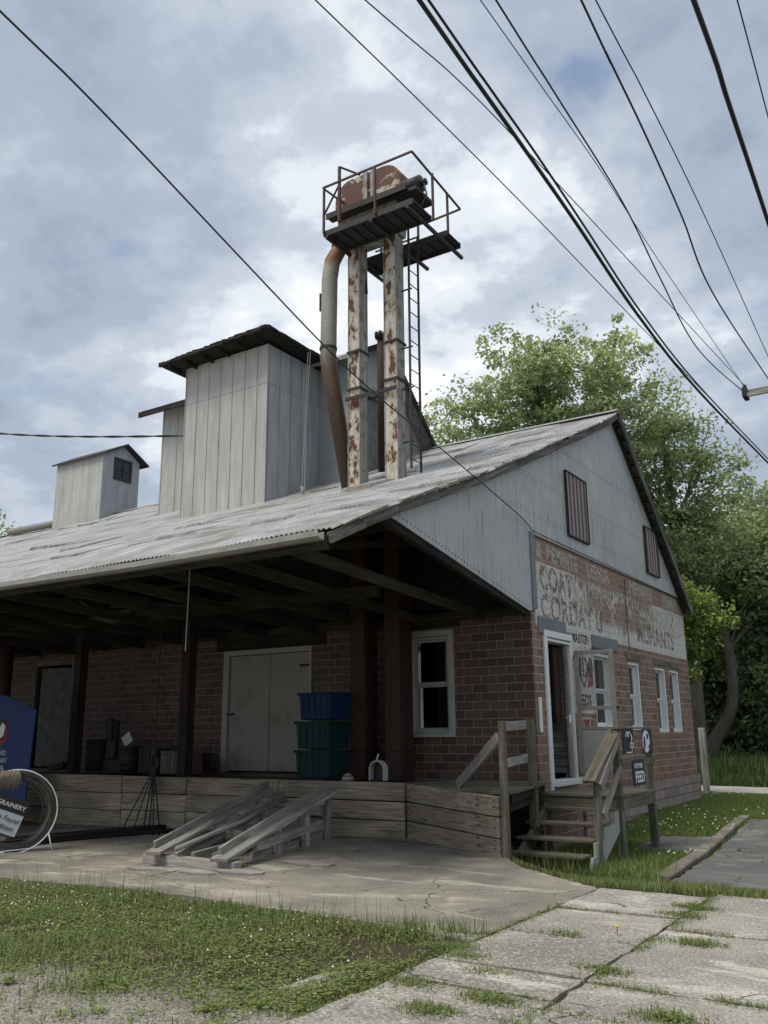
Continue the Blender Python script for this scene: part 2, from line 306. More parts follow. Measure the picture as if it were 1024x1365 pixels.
def m_leaf(name, c, var=.35, tr=.35, hue=.0):
    q = NM(name, .6, .25); a = q.attr('tint', 'Fac'); cc = q.mix(a, tuple(x*(1-var) for x in c), (min(1, c[0]*(1+var*1.3)), min(1, c[1]*(1+var)), c[2]*(1+var*.5)))
    q.color(cc); t = q.n('ShaderNodeBsdfTranslucent'); q.l(cc, t.inputs[0]); mx = q.n('ShaderNodeMixShader'); mx.inputs[0].default_value = tr
    q.l(q.b.outputs[0], mx.inputs[1]); q.l(t.outputs[0], mx.inputs[2]); q.l(mx.outputs[0], q.o.inputs[0]); return q.m
M['leaf_a'] = m_leaf('light green leaves', (.34, .42, .23), .40, .58); M['leaf_b'] = m_leaf('mid green leaves', (.29, .37, .20), .38, .5); M['leaf_c'] = m_leaf('dark green needles', (.17, .22, .125), .4, .42); M['leaf_d'] = m_leaf('bright green leaves', (.23, .30, .09), .3, .45)
M['grass'] = m_leaf('grass blades', (.165, .215, .085), .5, .35); M['grass_far'] = m_leaf('lawn blades', (.165, .225, .075), .4, .35); M['weed'] = m_leaf('tall dark weeds', (.06, .10, .03), .4, .3)
M['straw'] = m_leaf('dry straw', (.30, .26, .14), .3, .2)
M['clover'] = m_plain('clover flower', (.62, .62, .52), .9, .1, .1); M['yellow'] = m_plain('dandelion', (.7, .5, .02), .8, .1, .05)
M['bark'] = m_wood('grey bark', (.06, .055, .045), (.13, .12, .10), (.2, .185, .16))
def m_glass():
    q = NM('window glass', .05, .5); t = q.n('ShaderNodeBsdfTransparent'); t.inputs[0].default_value = (.75, .8, .8, 1); g = q.n('ShaderNodeBsdfGlossy'); g.inputs['Roughness'].default_value = .06
    f = q.n('ShaderNodeFresnel'); f.inputs[0].default_value = 1.7; mx = q.n('ShaderNodeMixShader'); q.l(f.outputs[0], mx.inputs[0]); q.l(t.outputs[0], mx.inputs[1]); q.l(g.outputs[0], mx.inputs[2]); q.l(mx.outputs[0], q.o.inputs[0]); return q.m
M['glass'] = m_glass()
def m_mesh():
    q = NM('insect screen', .6, .3); q.color((.12, .12, .12)); t = q.n('ShaderNodeBsdfTransparent'); mx = q.n('ShaderNodeMixShader'); mx.inputs[0].default_value = .16; q.l(t.outputs[0], mx.inputs[1]); q.l(q.b.outputs[0], mx.inputs[2]); q.l(mx.outputs[0], q.o.inputs[0]); return q.m
M['screen'] = m_mesh()
def m_doorpaint():
    q = NM('dull cream door paint', .7, .3); g = q.coord(); s_ = q.sep(g); n = q.noise(q.comb(q.math('MULTIPLY', s_[0], 9), q.math('MULTIPLY', s_[2], .8)), 1., 5, .6); b = q.noise(q.comb(s_[0], s_[2]), 1.9, 4, .6)
    c = q.mix(n, (.22, .22, .19), (.30, .30, .262)); c = q.mix(q.math('MULTIPLY', q.ss(b, .5, .75), .55), c, (.13, .085, .045)); q.color(c); return q.m
M['door_paint'] = m_doorpaint()
def m_worn(name, c, keep):
    q = NM(name, .8, .2); v = q.coord(); n = q.noise(q.map(v, (1, 1., .4)), 15, 8, .9); d = q.math('MULTIPLY', q.math('SUBTRACT', keep, n), 16, clamp=True); q.color(c)
    t = q.n('ShaderNodeBsdfTransparent'); mx = q.n('ShaderNodeMixShader'); q.l(d, mx.inputs[0]); q.l(t.outputs[0], mx.inputs[1]); q.l(q.b.outputs[0], mx.inputs[2]); q.l(mx.outputs[0], q.o.inputs[0]); return q.m
M['worn_white'] = m_worn('flaking white lettering', (.60, .59, .54), .525); M['worn_brown'] = m_worn('flaking brown lettering', (.20, .14, .115), .50); M['worn_dark'] = m_worn('flaking black lettering', (.07, .06, .055), .535); M['worn_red'] = m_worn('flaking red paint', (.33, .09, .08), .53)
def m_louver():
    q = NM('rust and cream ribbed sheet', .6, .3); g = q.coord(); s_ = q.sep(g); wv = q.math('FRACT', q.math('DIVIDE', s_[1], .2)); n = q.noise(g, 9, 5, .6)
    c = q.mix(q.ss(wv, .42, .62), (.095, .06, .055), (.34, .31, .30)); c = q.mix(q.math('MULTIPLY', n, .35), c, (.08, .05, .045)); q.color(c); q.bump(q.math('SINE', q.math('MULTIPLY', s_[1], 2*math.pi/.2)), .8, .02); return q.m
M['louver'] = m_louver()
M['grey_panel'] = m_plain('rough grey board', (.15, .15, .148), .95, .1, .45, 6)

# ------------------------------------------------------------------ mesh builder
def tag(o, label=None, cat=None, group=None, kind=None):
    if label: o['label'] = label
    if cat: o['category'] = cat
    if group: o['group'] = group
    if kind: o['kind'] = kind
    return o
def thing(name, loc, label, cat, group=None):
    o = bpy.data.objects.new(name, None); col.objects.link(o); o.location = loc; o.empty_display_size = .2
    return tag(o, label, cat, group)
def wloc(o):
    v = Vector((0, 0, 0))
    while o: v += Vector(o.location); o = o.parent
    return v
class MB:
    """collects solids in world coordinates; every vertex carries g: a local coordinate whose x runs along the grain"""
    def __init__(s): s.v = []; s.f = []; s.g = []
    def add(s, vs, fs, gs):
        b = len(s.v); s.v += [tuple(p) for p in vs]; s.g += [tuple(p) for p in gs]; s.f += [tuple(i+b for i in f) for f in fs]; return s
    def beam(s, p0, p1, w=.1, h=.1, up=(0, 0, 1), jit=0.):
        p0, p1 = Vector(p0), Vector(p1); d = (p1-p0); ln = d.length; d.normalize(); u = Vector(up)
        if abs(d.dot(u)) > .98: u = Vector((0, 1, 0))
        sx = d.cross(u).normalized(); sy = sx.cross(d).normalized(); vs, gs = [], []; r = [random.uniform(0, 40) for _ in range(3)]
        for t, p in ((0, p0), (ln, p1)):
            for a, b in ((-1, -1), (1, -1), (1, 1), (-1, 1)):
                q = Vector([random.uniform(-jit, jit) for _ in range(3)])
                vs.append(p+sx*a*w/2+sy*b*h/2+q); gs.append((t+r[0], a*w/2+r[1], b*h/2+r[2]))
        return s.add(vs, [(0, 1, 2, 3)[::-1], (4, 5, 6, 7), (0, 1, 5, 4)[::-1][::-1], (1, 2, 6, 5), (2, 3, 7, 6), (3, 0, 4, 7)], gs)
    def box(s, x0, x1, y0, y1, z0, z1, jit=0.):
        dx, dy, dz = x1-x0, y1-y0, z1-z0; c = ((x0+x1)/2, (y0+y1)/2, (z0+z1)/2)
        if dx >= dy and dx >= dz: return s.beam((x0, c[1], c[2]), (x1, c[1], c[2]), dy, dz, jit=jit)
        if dy >= dz: return s.beam((c[0], y0, c[2]), (c[0], y1, c[2]), dx, dz, jit=jit)
        return s.beam((c[0], c[1], z0), (c[0], c[1], z1), dx, dy, jit=jit)
    def tube(s, pts, r=.05, n=10, cap=True):
        pts = [Vector(p) for p in pts]; rs = r if isinstance(r, (list, tuple)) else [r]*len(pts); vs, gs, fs = [], [], []; ln = 0; prev = None; rr = random.uniform(0, 30)
        for i, p in enumerate(pts):
            d = (pts[min(i+1, len(pts)-1)]-pts[max(i-1, 0)]).normalized()
            u = prev if prev is not None else (Vector((0, 0, 1)) if abs(d.z) < .9 else Vector((1, 0, 0)))
            sx = d.cross(u).normalized(); u = sx.cross(d).normalized(); prev = u
            if i: ln += (p-pts[i-1]).length
            for k in range(n):
                a = 2*math.pi*k/n; vs.append(p+(sx*math.cos(a)+u*math.sin(a))*rs[i]); gs.append((ln+rr, math.cos(a)*rs[i]+rr, math.sin(a)*rs[i]))
            if i: fs += [((i-1)*n+k, (i-1)*n+(k+1) % n, i*n+(k+1) % n, i*n+k) for k in range(n)]
        if cap: fs += [tuple(range(n))[::-1], tuple((len(pts)-1)*n+k for k in range(n))]
        return s.add(vs, fs, gs)
    def prism(s, poly, off):
        """poly: world points of one face; off: extrusion vector"""
        off = Vector(off); n = len(poly); P = [Vector(p) for p in poly]; rr = random.uniform(0, 30)
        vs = P+[p+off for p in P]; gs = [(v.x+v.y+rr, v.z, (v.x-v.y)*.5) for v in vs]
        return s.add(vs, [tuple(range(n))[::-1], tuple(range(n, 2*n))]+[(i, (i+1) % n, n+(i+1) % n, n+i) for i in range(n)], gs)
    def disc(s, c, r, nrm, th=.02, n=24):
        c, nrm = Vector(c), Vector(nrm).normalized(); return s.tube([c, c+nrm*th], r, n)
    def build(s, name, mat, parent=None, smooth=False, fix=True):
        me = bpy.data.meshes.new(name); o = bpy.data.objects.new(name, me); base = wloc(parent) if parent else Vector((0, 0, 0))
        me.from_pydata([tuple(Vector(v)-base) for v in s.v], [], s.f); a = me.attributes.new('g', 'FLOAT_VECTOR', 'POINT'); a.data.foreach_set('vector', np.array(s.g, dtype=np.float32).ravel())
        if fix:
            bm = bmesh.new(); bm.from_mesh(me); bmesh.ops.recalc_face_normals(bm, faces=bm.faces); bm.to_mesh(me); bm.free()
        me.materials.append(M[mat] if isinstance(mat, str) else mat); me.update()
        if smooth: me.polygons.foreach_set('use_smooth', [True]*len(me.polygons))
        col.objects.link(o); o.parent = parent; return o
def bevel(o, w=.006):
    m = o.modifiers.new('b', 'BEVEL'); m.width = w; m.segments = 1; m.limit_method = 'ANGLE'; return o
def text(name, s, size, loc, rot, mat, parent, depth=.002, sx=1., shear=0., spacing=1., bold=0.):
    cu = bpy.data.curves.new(name, 'FONT'); cu.body = s; cu.size = size; cu.extrude = depth; cu.align_x = 'LEFT'; cu.align_y = 'BOTTOM_BASELINE'; cu.shear = shear; cu.space_character = spacing; cu.offset = bold
    t = bpy.data.objects.new(name+'_t', cu); col.objects.link(t); dg = bpy.context.evaluated_depsgraph_get(); me = bpy.data.meshes.new_from_object(t.evaluated_get(dg)); bpy.data.objects.remove(t)
    for v in me.vertices: v.co.x *= sx
    me.materials.clear(); me.materials.append(M[mat]); me.name = name
    if 'g' not in me.attributes:
        a = me.attributes.new('g', 'FLOAT_VECTOR', 'POINT'); a.data.foreach_set('vector', np.array([v.co[:] for v in me.vertices], dtype=np.float32).ravel())
    o = bpy.data.objects.new(name, me); col.objects.link(o); o.parent = parent; o.location = Vector(loc)-(wloc(parent) if parent else Vector((0, 0, 0))); o.rotation_euler = rot; return o

# ------------------------------------------------------------------ terrain
def sst(a, b, x):
    t = np.clip((np.asarray(x, float)-a)/(b-a), 0, 1); return t*t*(3-2*t)
def T(x, y):
    x = np.asarray(x, float); y = np.asarray(y, float)
    left = -.018*np.maximum(0, -7.6-x)
    dl = (x+5.42)*.67+(y-11.23)*.743; d = np.minimum(dl, y-9.6); w_ = .7+1.8*np.clip((x+4.6)/1.6, 0, 1)
    right = -.29*sst(0, 1, d/w_)
    right = right+.19*sst(15, 20, y)*(right < -.1)
    m = (x > -7.2)
    return np.where(m, right, np.where(y < 14, left, -.1))
def G(x, y):   # bare earth under grass
    x = np.asarray(x, float); y = np.asarray(y, float)
    return T(x, y)-np.where((x > -3.9) & (y < 9.9), .018, .055)-.004*np.sin(x*1.7)*np.sin(y*2.1)
xs = np.concatenate([[-400, -200, -100, -60], np.arange(-34, -10, 1.), np.arange(-10, 3, .2), np.arange(3, 12, 1.), [20, 40, 100, 300]])
ys = np.concatenate([[-300, -100, -40, -15], np.arange(-5, 3, 1.), np.arange(3, 20, .2), np.arange(20, 60, 1.), [80, 150, 300, 600]])
XX, YY = np.meshgrid(xs, ys, indexing='ij'); ZZ = G(XX, YY)
ZZ = np.where((np.abs(XX) > 50) | (YY > 60), -.15, ZZ)
me = bpy.data.meshes.new('ground'); nx, ny = XX.shape
idx = np.arange(nx*ny).reshape(nx, ny); fc = np.stack([idx[:-1, :-1], idx[1:, :-1], idx[1:, 1:], idx[:-1, 1:]], -1).reshape(-1, 4)
me.from_pydata(np.stack([XX, YY, ZZ], -1).reshape(-1, 3).tolist(), [], fc.tolist()); me.materials.append(M['ground']); g_ = bpy.data.objects.new('ground', me); col.objects.link(g_); tag(g_, kind='structure')
me.polygons.foreach_set('use_smooth', [True]*len(me.polygons))

def wobble(poly, step=.12, amp=.02):
    outp = []
    for i, a in enumerate(poly):
        b = poly[(i+1) % len(poly)]; n = max(1, int(math.dist(a, b)/step))
        for k in range(n):
            t = k/n; j = 0 if k == 0 else amp
            outp.append((a[0]+(b[0]-a[0])*t+random.uniform(-j, j), a[1]+(b[1]-a[1])*t+random.uniform(-j, j)))
    return outp
def sheet(name, poly, mat, dz=0., th=.12, amp=.02, tilt=(0, 0), f=T):
    """slab following the terrain: triangulated fine grid inside the outline"""
    bm = bmesh.new(); P = wobble(poly, .12, amp); vs = [bm.verts.new((x, y, 0)) for x, y in P]; bm.faces.new(vs)
    for ax in (0, 1):
        lo = min(p[ax] for p in P); hi = max(p[ax] for p in P); c = lo+.5
        while c < hi:
            n = Vector((1, 0, 0)) if ax == 0 else Vector((0, 1, 0)); bmesh.ops.bisect_plane(bm, geom=bm.verts[:]+bm.edges[:]+bm.faces[:], plane_co=n*c, plane_no=n); c += .5
    cx = sum(p[0] for p in poly)/len(poly); cy = sum(p[1] for p in poly)/len(poly)
    for v in bm.verts: v.co.z = float(f(v.co.x, v.co.y))+dz+(v.co.x-cx)*tilt[0]+(v.co.y-cy)*tilt[1]
    r = bmesh.ops.extrude_face_region(bm, geom=bm.faces[:]); 
    for v in [e for e in r['geom'] if isinstance(e, bmesh.types.BMVert)]: v.co.z -= th
    bmesh.ops.recalc_face_normals(bm, faces=bm.faces); me = bpy.data.meshes.new(name); bm.to_mesh(me); bm.free(); me.materials.append(M[mat]); o = bpy.data.objects.new(name, me); col.objects.link(o)
    return tag(o, kind='structure')
sheet('concrete_apron', [(-32, 7.15), (-16, 7.0), (-10, 6.98), (-6.9, 7.02), (-4.9, 6.92), (-3.55, 6.75), (-3.52, 9.5), (-4.75, 10.42), (-5.4, 11.2), (-5.6, 14.2), (-32, 14.2)], 'apron', amp=.025)
# sidewalk strip and the slabs beside it
J = [9.5, 8.34, 7.2, 6.05, 5.5, 5.0, 4.2, 2.6, 1.2, 0]
for i in range(len(J)-1):
    sheet('sidewalk_slab', [(-3.49, J[i]-.012), (-3.49, J[i+1]+.012), (-2.38, J[i+1]+.012), (-2.38, J[i]-.012)], 'walk', .004+random.uniform(-.003, .010), amp=.02, tilt=(random.uniform(-.006, .006), random.uniform(-.008, .008)))
K = [9.75, 7.9, 6.05, 5.3, 3.2, 1.0]
for i in range(len(K)-1):
    for x0, x1 in ((-2.36, .3), (.36, 3.2), (3.26, 8)):
        sheet('sidewalk_slab', [(x0, K[i]-.012), (x0, K[i+1]+.012), (x1, K[i+1]+.012), (x1, K[i]-.012)], 'walk', random.uniform(-.002, .010), amp=.02, tilt=(random.uniform(-.002, .002), random.uniform(-.004, .004)))
for x0, x1, y0, y1 in ((-4.1, -3.5, 5.0, 5.55), (-4.0, -3.48, 4.4, 4.92)):
    sheet('sidewalk_slab', [(x0, y0), (x1, y0+.05), (x1, y1), (x0+.1, y1)], 'walk', -.03, amp=.04)
# asphalt pad behind a low kerb
sheet('asphalt_pad', [(-3.55, 12.25), (9, 11.8), (9, 20.2), (-3.95, 19.4)], 'asphalt', -.02, amp=.03)
kb = MB(); pts = [(-3.72, 12.5), (-3.85, 14.5), (-3.98, 16.5), (-4.06, 18.2), (-4.1, 19.6)]
for a, b in zip(pts, pts[1:]): kb.beam((a[0], a[1], float(T(*a))-.03), (b[0], b[1], float(T(*b))-.03), .2, .12, jit=.01)
tag(bevel(kb.build('kerb', 'kerb'), .02), kind='structure')
sheet('concrete_pad', [(-5.0, 15.3), (-3.95, 15.4), (-4.1, 16.9), (-4.95, 16.7)], 'asphalt', .0, amp=.03)
sheet('footpath', [(-9, 27.0), (14, 24.2), (14, 26.6), (-9, 29.6)], 'farpath', .02, amp=.02)

# ------------------------------------------------------------------ the mill
XW, YW, YB, XL = -6.11, 14.1, 24.25, -33.
mill = thing('feed_mill', (XW, YW, 0), 'old brick feed mill with corrugated metal gable, long tin roof and covered porch', 'building')
def wallface(mb, frame, a0, a1, z0, z1, holes, depth=.24):
    A = sorted({a0, a1, *[h[0] for h in holes], *[h[1] for h in holes]}); Z = sorted({z0, z1, *[h[2] for h in holes], *[h[3] for h in holes]})
    for i in range(len(A)-1):
        for j in range(len(Z)-1):
            ca, cz = (A[i]+A[i+1])/2, (Z[j]+Z[j+1])/2
            if any(h[0] < ca < h[1] and h[2] < cz < h[3] for h in holes): continue
            for d in (0, -depth):
                q = [frame(A[i], Z[j], d), frame(A[i+1], Z[j], d), frame(A[i+1], Z[j+1], d), frame(A[i], Z[j+1], d)]; mb.add(q, [(0, 1, 2, 3)], q)
    q = [frame(a1, z0, 0), frame(a1, z1, 0), frame(a1, z1, -depth), frame(a1, z0, -depth)]; mb.add(q, [(0, 1, 2, 3)], q) if a1 > 20 else None
    for h in holes:
        c = [(h[0], h[2]), (h[1], h[2]), (h[1], h[3]), (h[0], h[3])]
        for k in range(4):
            p, r = c[k], c[(k+1) % 4]; q = [frame(*p, 0), frame(*r, 0), frame(*r, -depth), frame(*p, -depth)]; mb.add(q, [(0, 1, 2, 3)], q)
FS = lambda y, z, d=0: Vector((XW+d, y, z))          # side wall, d outward (+x)
FF = lambda x, z, d=0: Vector((x, YW-d, z))          # front wall, d outward (-y)
def fbox(mb, F, a0, a1, z0, z1, d0, d1):
    p, q = F(a0, z0, d0), F(a1, z1, d1); return mb.box(min(p.x, q.x), max(p.x, q.x), min(p.y, q.y), max(p.y, q.y), min(p.z, q.z), max(p.z, q.z))
SW = [(14.66, 15.84, .74, 3.2), (17.05, 18.12, 1.64, 3.12), (19.2, 20.0, 1.6, 3.06), (21.2, 22.06, 1.54, 3.05), (22.38, 23.24, 1.54, 3.05)]
mb = MB(); wallface(mb, FS, YW, YB, -.35, 5.02, SW); mb.build('side_wall', 'brick_side', mill, fix=False)
FH = [(-8.56, -7.75, 1.58, 3.3), (-13.05, -10.86, .84, 3.2), (-19.5, -18.1, .84, 3.3)]
mb = MB(); wallface(mb, FF, XL, XW-.001, -.3, 3.66, FH); mb.build('front_wall', 'brick_shaded', mill, fix=False)
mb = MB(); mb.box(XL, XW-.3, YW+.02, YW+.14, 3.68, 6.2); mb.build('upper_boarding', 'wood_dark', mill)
mb = MB(); mb.box(XL, XW-.241, YB-.2, YB-.001, -.3, 4.9); mb.box(XL-.2, XL, YW, YB, -.3, 4.9); mb.build('rear_wall', 'brick_shaded', mill)
mb = MB(); fbox(mb, FS, YW+1.9, YB+.03, -.4, .5, -.1, .055); bevel(mb.build('stone_base', 'stone', mill), .015)
mb = MB(); mb.box(XL+.1, XW-.3, YW+.3, YB-.3, .6, .7); mb.box(XL+.1, XW-.3, YW+2.9, YW+3.0, .6, 4.9); mb.build('interior', 'dark_inside', mill)
for a, b, z0_, z1_ in ((14.36, 15.62, 3.26, 3.56), (17.0, 18.55, 3.2, 3.46)):
    mb = MB(); fbox(mb, FS, a, b, z0_, z1_, -.02, .03); bevel(mb.build('lintel', 'flashing', mill), .008)
for a, b in ((19.1, 20.1), (21.1, 22.16), (22.3, 23.3)):
    mb = MB(); fbox(mb, FS, a, b, 3.11, 3.24, -.02, .02); mb.build('lintel', 'kerb', mill)
for a, b, z0_, z1_ in ((-13.4, -10.5, 3.31, 3.54), (-8.75, -7.5, 3.44, 3.6)):
    mb = MB(); fbox(mb, FF, a, b, z0_, z1_, -.02, .03); mb.build('lintel', 'wood_dark', mill)
# gable siding: front wedge over the porch and the gable itself
prof = [(9.45, 4.40), (10.4, 4.78), (11.9, 5.36), (13.4, 6.0), (15.2, 6.80), (18.5, 8.27), (19.2, 8.66)]
poly = [(y, z) for y, z in prof]+[(YB+.02, 4.80), (YB+.02, 4.97), (YB+.02, 4.96), (14.22, 4.99), (14.22, 3.68), (14.0, 3.62)]
poly = [(y, z) for y, z in prof]+[(24.05, 4.98), (14.24, 5.0), (14.24, 3.66), (13.98, 3.60)]
mb = MB(); mb.prism([FS(y, z, .012) for y, z in poly], (.022, 0, 0)); mb.build('gable_siding', 'siding', mill)
mb = MB(); fbox(mb, FS, 14.1, 14.27, 3.66, 5.02, .036, .06); mb.build('corner_flashing', 'flashing', mill)
# nail heads along the lower edge of the wedge
mb = MB()
for k in range(46):
    t = k/45; y = 9.6+(13.95-9.6)*t; z = 4.40-.8*t+.06
    mb.disc(FS(y, z, .036), .009, (1, 0, 0), .008, 6)
for zz_ in (5.36, 6.03, 6.95):
    for k in range(70):
        y = 10.4+k*.2; 
        if 4.4+(y-9.45)*.44 > zz_+.1 and y < 24.2-(zz_-4.98)*1.3: mb.disc(FS(y, zz_+.05, .036), .008, (1, 0, 0), .008, 6)
mb.build('nail_heads', 'iron_dark', mill)
mb = MB(); mb.beam(FS(9.45, 4.36, -.05), FS(13.98, 3.58, -.05), .1, .14); mb.build('wedge_frame', 'wood_dark', mill)
# louvres
for y0, y1, z0, z1 in ((15.97, 17.06, 5.30, 6.58), (21.05, 22.02, 5.30, 6.42)):
    mb = MB(); fbox(mb, FS, y0, y1, z0, z1, .036, .07); lv = mb.build('shuttered_opening', 'louver', mill)
    mb = MB(); [fbox(mb, FS, *a, .04, .09) for a in ((y0-.025, y0, z0-.025, z1+.025), (y1, y1+.02, z0-.025, z1+.025), (y0, y1, z0-.025, z0), (y0, y1, z1, z1+.025))]; mb.build('frame', 'iron_dark', lv)
# windows
def window(F, a0, a1, z0, z1, rec, mat='white_trim', curtain=None, cas=.05, mid=.5, outer=0.):
    mb = MB(); e = .004
    d0, d1 = -.2, -rec+.05
    fr = MB()
    if outer:
        for q in ((a0-outer, a0, z0-outer*.4, z1+outer), (a1, a1+outer, z0-outer*.4, z1+outer), (a0, a1, z1, z1+outer)): fbox(fr, F, *q, -.02, .03)
        fbox(fr, F, a0-outer, a1+outer, z0-.07, z0, -.02, .06)
    for q in ((a0+e, a0+cas, z0+e, z1-e), (a1-cas, a1-e, z0+e, z1-e), (a0+cas, a1-cas, z1-cas, z1-e), (a0+cas, a1-cas, z0+e, z0+cas)): fbox(fr, F, *q, -.21, -.015)
    wn = fr.build('window', mat, mill); bevel(wn, .006)
    zm = z0+(z1-z0)*mid; s = .045
    for k, (b0, b1, dd) in enumerate(((z0+cas, zm, -rec-.03), (zm, z1-cas, -rec))):
        sa = MB(); A0, A1 = a0+cas, a1-cas
        for q in ((A0, A0+s, b0, b1), (A1-s, A1, b0, b1), (A0+s, A1-s, b0, b0+s), (A0+s, A1-s, b1-s, b1)): fbox(sa, F, *q, dd-.035, dd)
        sa.build('sash', mat, wn)
        gl = MB(); fbox(gl, F, A0+s, A1-s, b0+s, b1-s, dd-.02, dd-.016); gl.build('pane', 'glass', wn)
    if curtain:
        cu = MB(); n = 24; c0, c1, cz0 = curtain; P = []
        for i in range(n+1):
            a = c0+(c1-c0)*i/n
            for z in (cz0, z1-.05): P.append(F(a, z, -rec-.12+.018*math.sin(i*1.9)))
        cu.add(P, [(2*i, 2*i+2, 2*i+3, 2*i+1) for i in range(n)], P); cu.build('curtain', 'curtain', wn, True)
    return wn
window(FF, *FH[0], .09, 'white_old', None, .05, .5, .11)
window(FS, *SW[1], .13, curtain=(17.1, 17.75, 1.9), cas=.07); window(FS, *SW[2], .13, curtain=(19.3, 19.9, 2.3), cas=.06); window(FS, *SW[3], .13, curtain=(21.3, 21.9, 2.4), cas=.06); window(FS, *SW[4], .13, curtain=(22.45, 23.1, 1.7), cas=.06)
# entrance door
y0, y1, z0, z1 = SW[0]
fr = MB(); [fbox(fr, FS, *q, -.02, .035) for q in ((y0-.10, y0+.02, z0-.12, z1+.02), (y1-.02, y1+.02, z1-.3, z1+.02), (y0-.10, y1+.06, z1+.02, z1+.14))]
[fbox(fr, FS, *q, -.2, .02) for q in ((y0+.02, y0+.07, z0+.04, z1-.002), (y1-.05, y1-.002, z0+.04, z1-.002), (y0+.07, y1-.05, z1-.05, z1-.002))]
fbox(fr, FS, y0-.02, y1+.02, z0-.06, z0+.04, -.2, .10)
ed = bevel(fr.build('entrance_door', 'white_trim', mill), .008)
mb = MB(); h = Vector((XW-.12, y1-.1, 0)); dv = Vector((-.93, -.36, 0)).normalized()
mb.beam((h.x, h.y, z0+.05), (h.x+.001, h.y, z1-.05), .05, .05); 
q0 = h; q1 = h+dv*.62
mb.beam(q0+Vector((0, 0, z0+1.25)), q1+Vector((0, 0, z0+1.25)), .045, 2.25); mb.build('door_leaf', 'wood_fascia', ed)
mb = MB(); mb.beam((XW-.05, y1-.14, z0+.05), (XW-.05, y1-.14, z1-.06), .05, .1); mb.build('jamb_strip', 'wood_grey', ed)
mb = MB(); mb.box(XW-.2, XW-.15, y1-.48, y1-.2, z0+1.0, z1-.1); mb.build('inner_panel', 'iron_red', ed)
mb = MB(); mb.tube([(XW-.04, y1-.3, 1.82), (XW+.05, y1-.33, 1.86)], .012, 8); mb.tube([(XW+.05, y1-.33, 1.88), (XW+.06, y1-.38, 1.74)], .02, 8); mb.build('handle', 'white_trim', ed)
# storm door swung out square to the wall
sdoor = Vector((XW+.05, y1+.02, 0)); dd = Vector((.985, .17, 0)).normalized()
def sdp(a, z, off=0.): return sdoor+dd*a+Vector((0, 0, z))+Vector((-dd.y, dd.x, 0))*off
mb = MB(); W_ = .72; zb, zt = .84, 3.05
for a0, a1, c0, c1 in ((0, .085, zb, zt), (W_-.085, W_, zb, zt), (.085, W_-.085, zt-.07, zt), (.085, W_-.085, 2.0-.03, 2.04), (.085, W_-.085, 1.62, 1.67), (.085, W_-.085, zb, zb+.1)):
    mb.beam(sdp((a0+a1)/2, c0), sdp((a0+a1)/2, c1), a1-a0, .03, up=(-dd.y, dd.x, 0)) if (c1-c0) > (a1-a0) else mb.beam(sdp(a0, (c0+c1)/2), sdp(a1, (c0+c1)/2), .03, c1-c0)
st = bevel(mb.build('storm_door', 'galv', ed), .004)
mb = MB(); mb.beam(sdp(.085, (zb+.1+1.62)/2), sdp(W_-.085, (zb+.1+1.62)/2), .012, 1.62-zb-.1); mb.build('kick_panel', 'white_old', st)
mb = MB(); mb.beam(sdp(.085, 2.53), sdp(W_-.085, 2.53), .004, .9); mb.build('pane', 'screen', st)
mb = MB(); mb.beam(sdp(W_+.02, 1.97), sdp(W_+.02, 2.03), .04, .05); mb.build('latch', 'iron_dark', st)
# cream double doors and the left doorway under the porch
x0, x1, z0, z1 = FH[1]
mb = MB(); [fbox(mb, FF, *q, -.05, .04) for q in ((x0-.12, x0+.02, z0, z1+.1), (x1-.02, x1+.03, z0, z1+.1), (x0+.02, x1-.02, z1, z1+.1))]; dbl = mb.build('double_door', 'white_old', mill)
xm = (x0+x1)/2
for a, b in ((x0+.03, xm-.006), (xm+.006, x1-.03)):
    mb = MB(); fbox(mb, FF, a, b, z0+.03, z1-.01, -.08, -.02); bevel(mb.build('door_leaf', 'door_paint', dbl), .006)
mb = MB(); fbox(mb, FF, x0+.0, x0+.16, 1.98, 2.02, -.01, .05); mb.build('latch', 'black', dbl)
for zh in (1.15, 2.9): mb = MB(); fbox(mb, FF, x1-.30, x1-.02, zh, zh+.05, -.02, -.005); mb.build('hinge', 'iron_brown', dbl)
mb = MB(); fbox(mb, FF, xm-.03, xm+.03, z0+.05, z1-.03, -.02, .0); mb.build('cover_strip', 'door_paint', dbl)
x0, x1, z0, z1 = FH[2]
mb = MB(); [fbox(mb, FF, *q, -.05, .04) for q in ((x0-.1, x0+.02, z0, z1+.1), (x1-.02, x1+.1, z0, z1+.1), (x0+.02, x1-.02, z1-.02, z1+.1))]; sdr = mb.build('side_door', 'wood_fascia', mill)
mb = MB(); mb.beam((x0+.15, YW+.04, 2.05), (x1-.05, YW+.2, 2.05), .04, 2.35); mb.build('door_leaf', 'grey_panel', sdr)
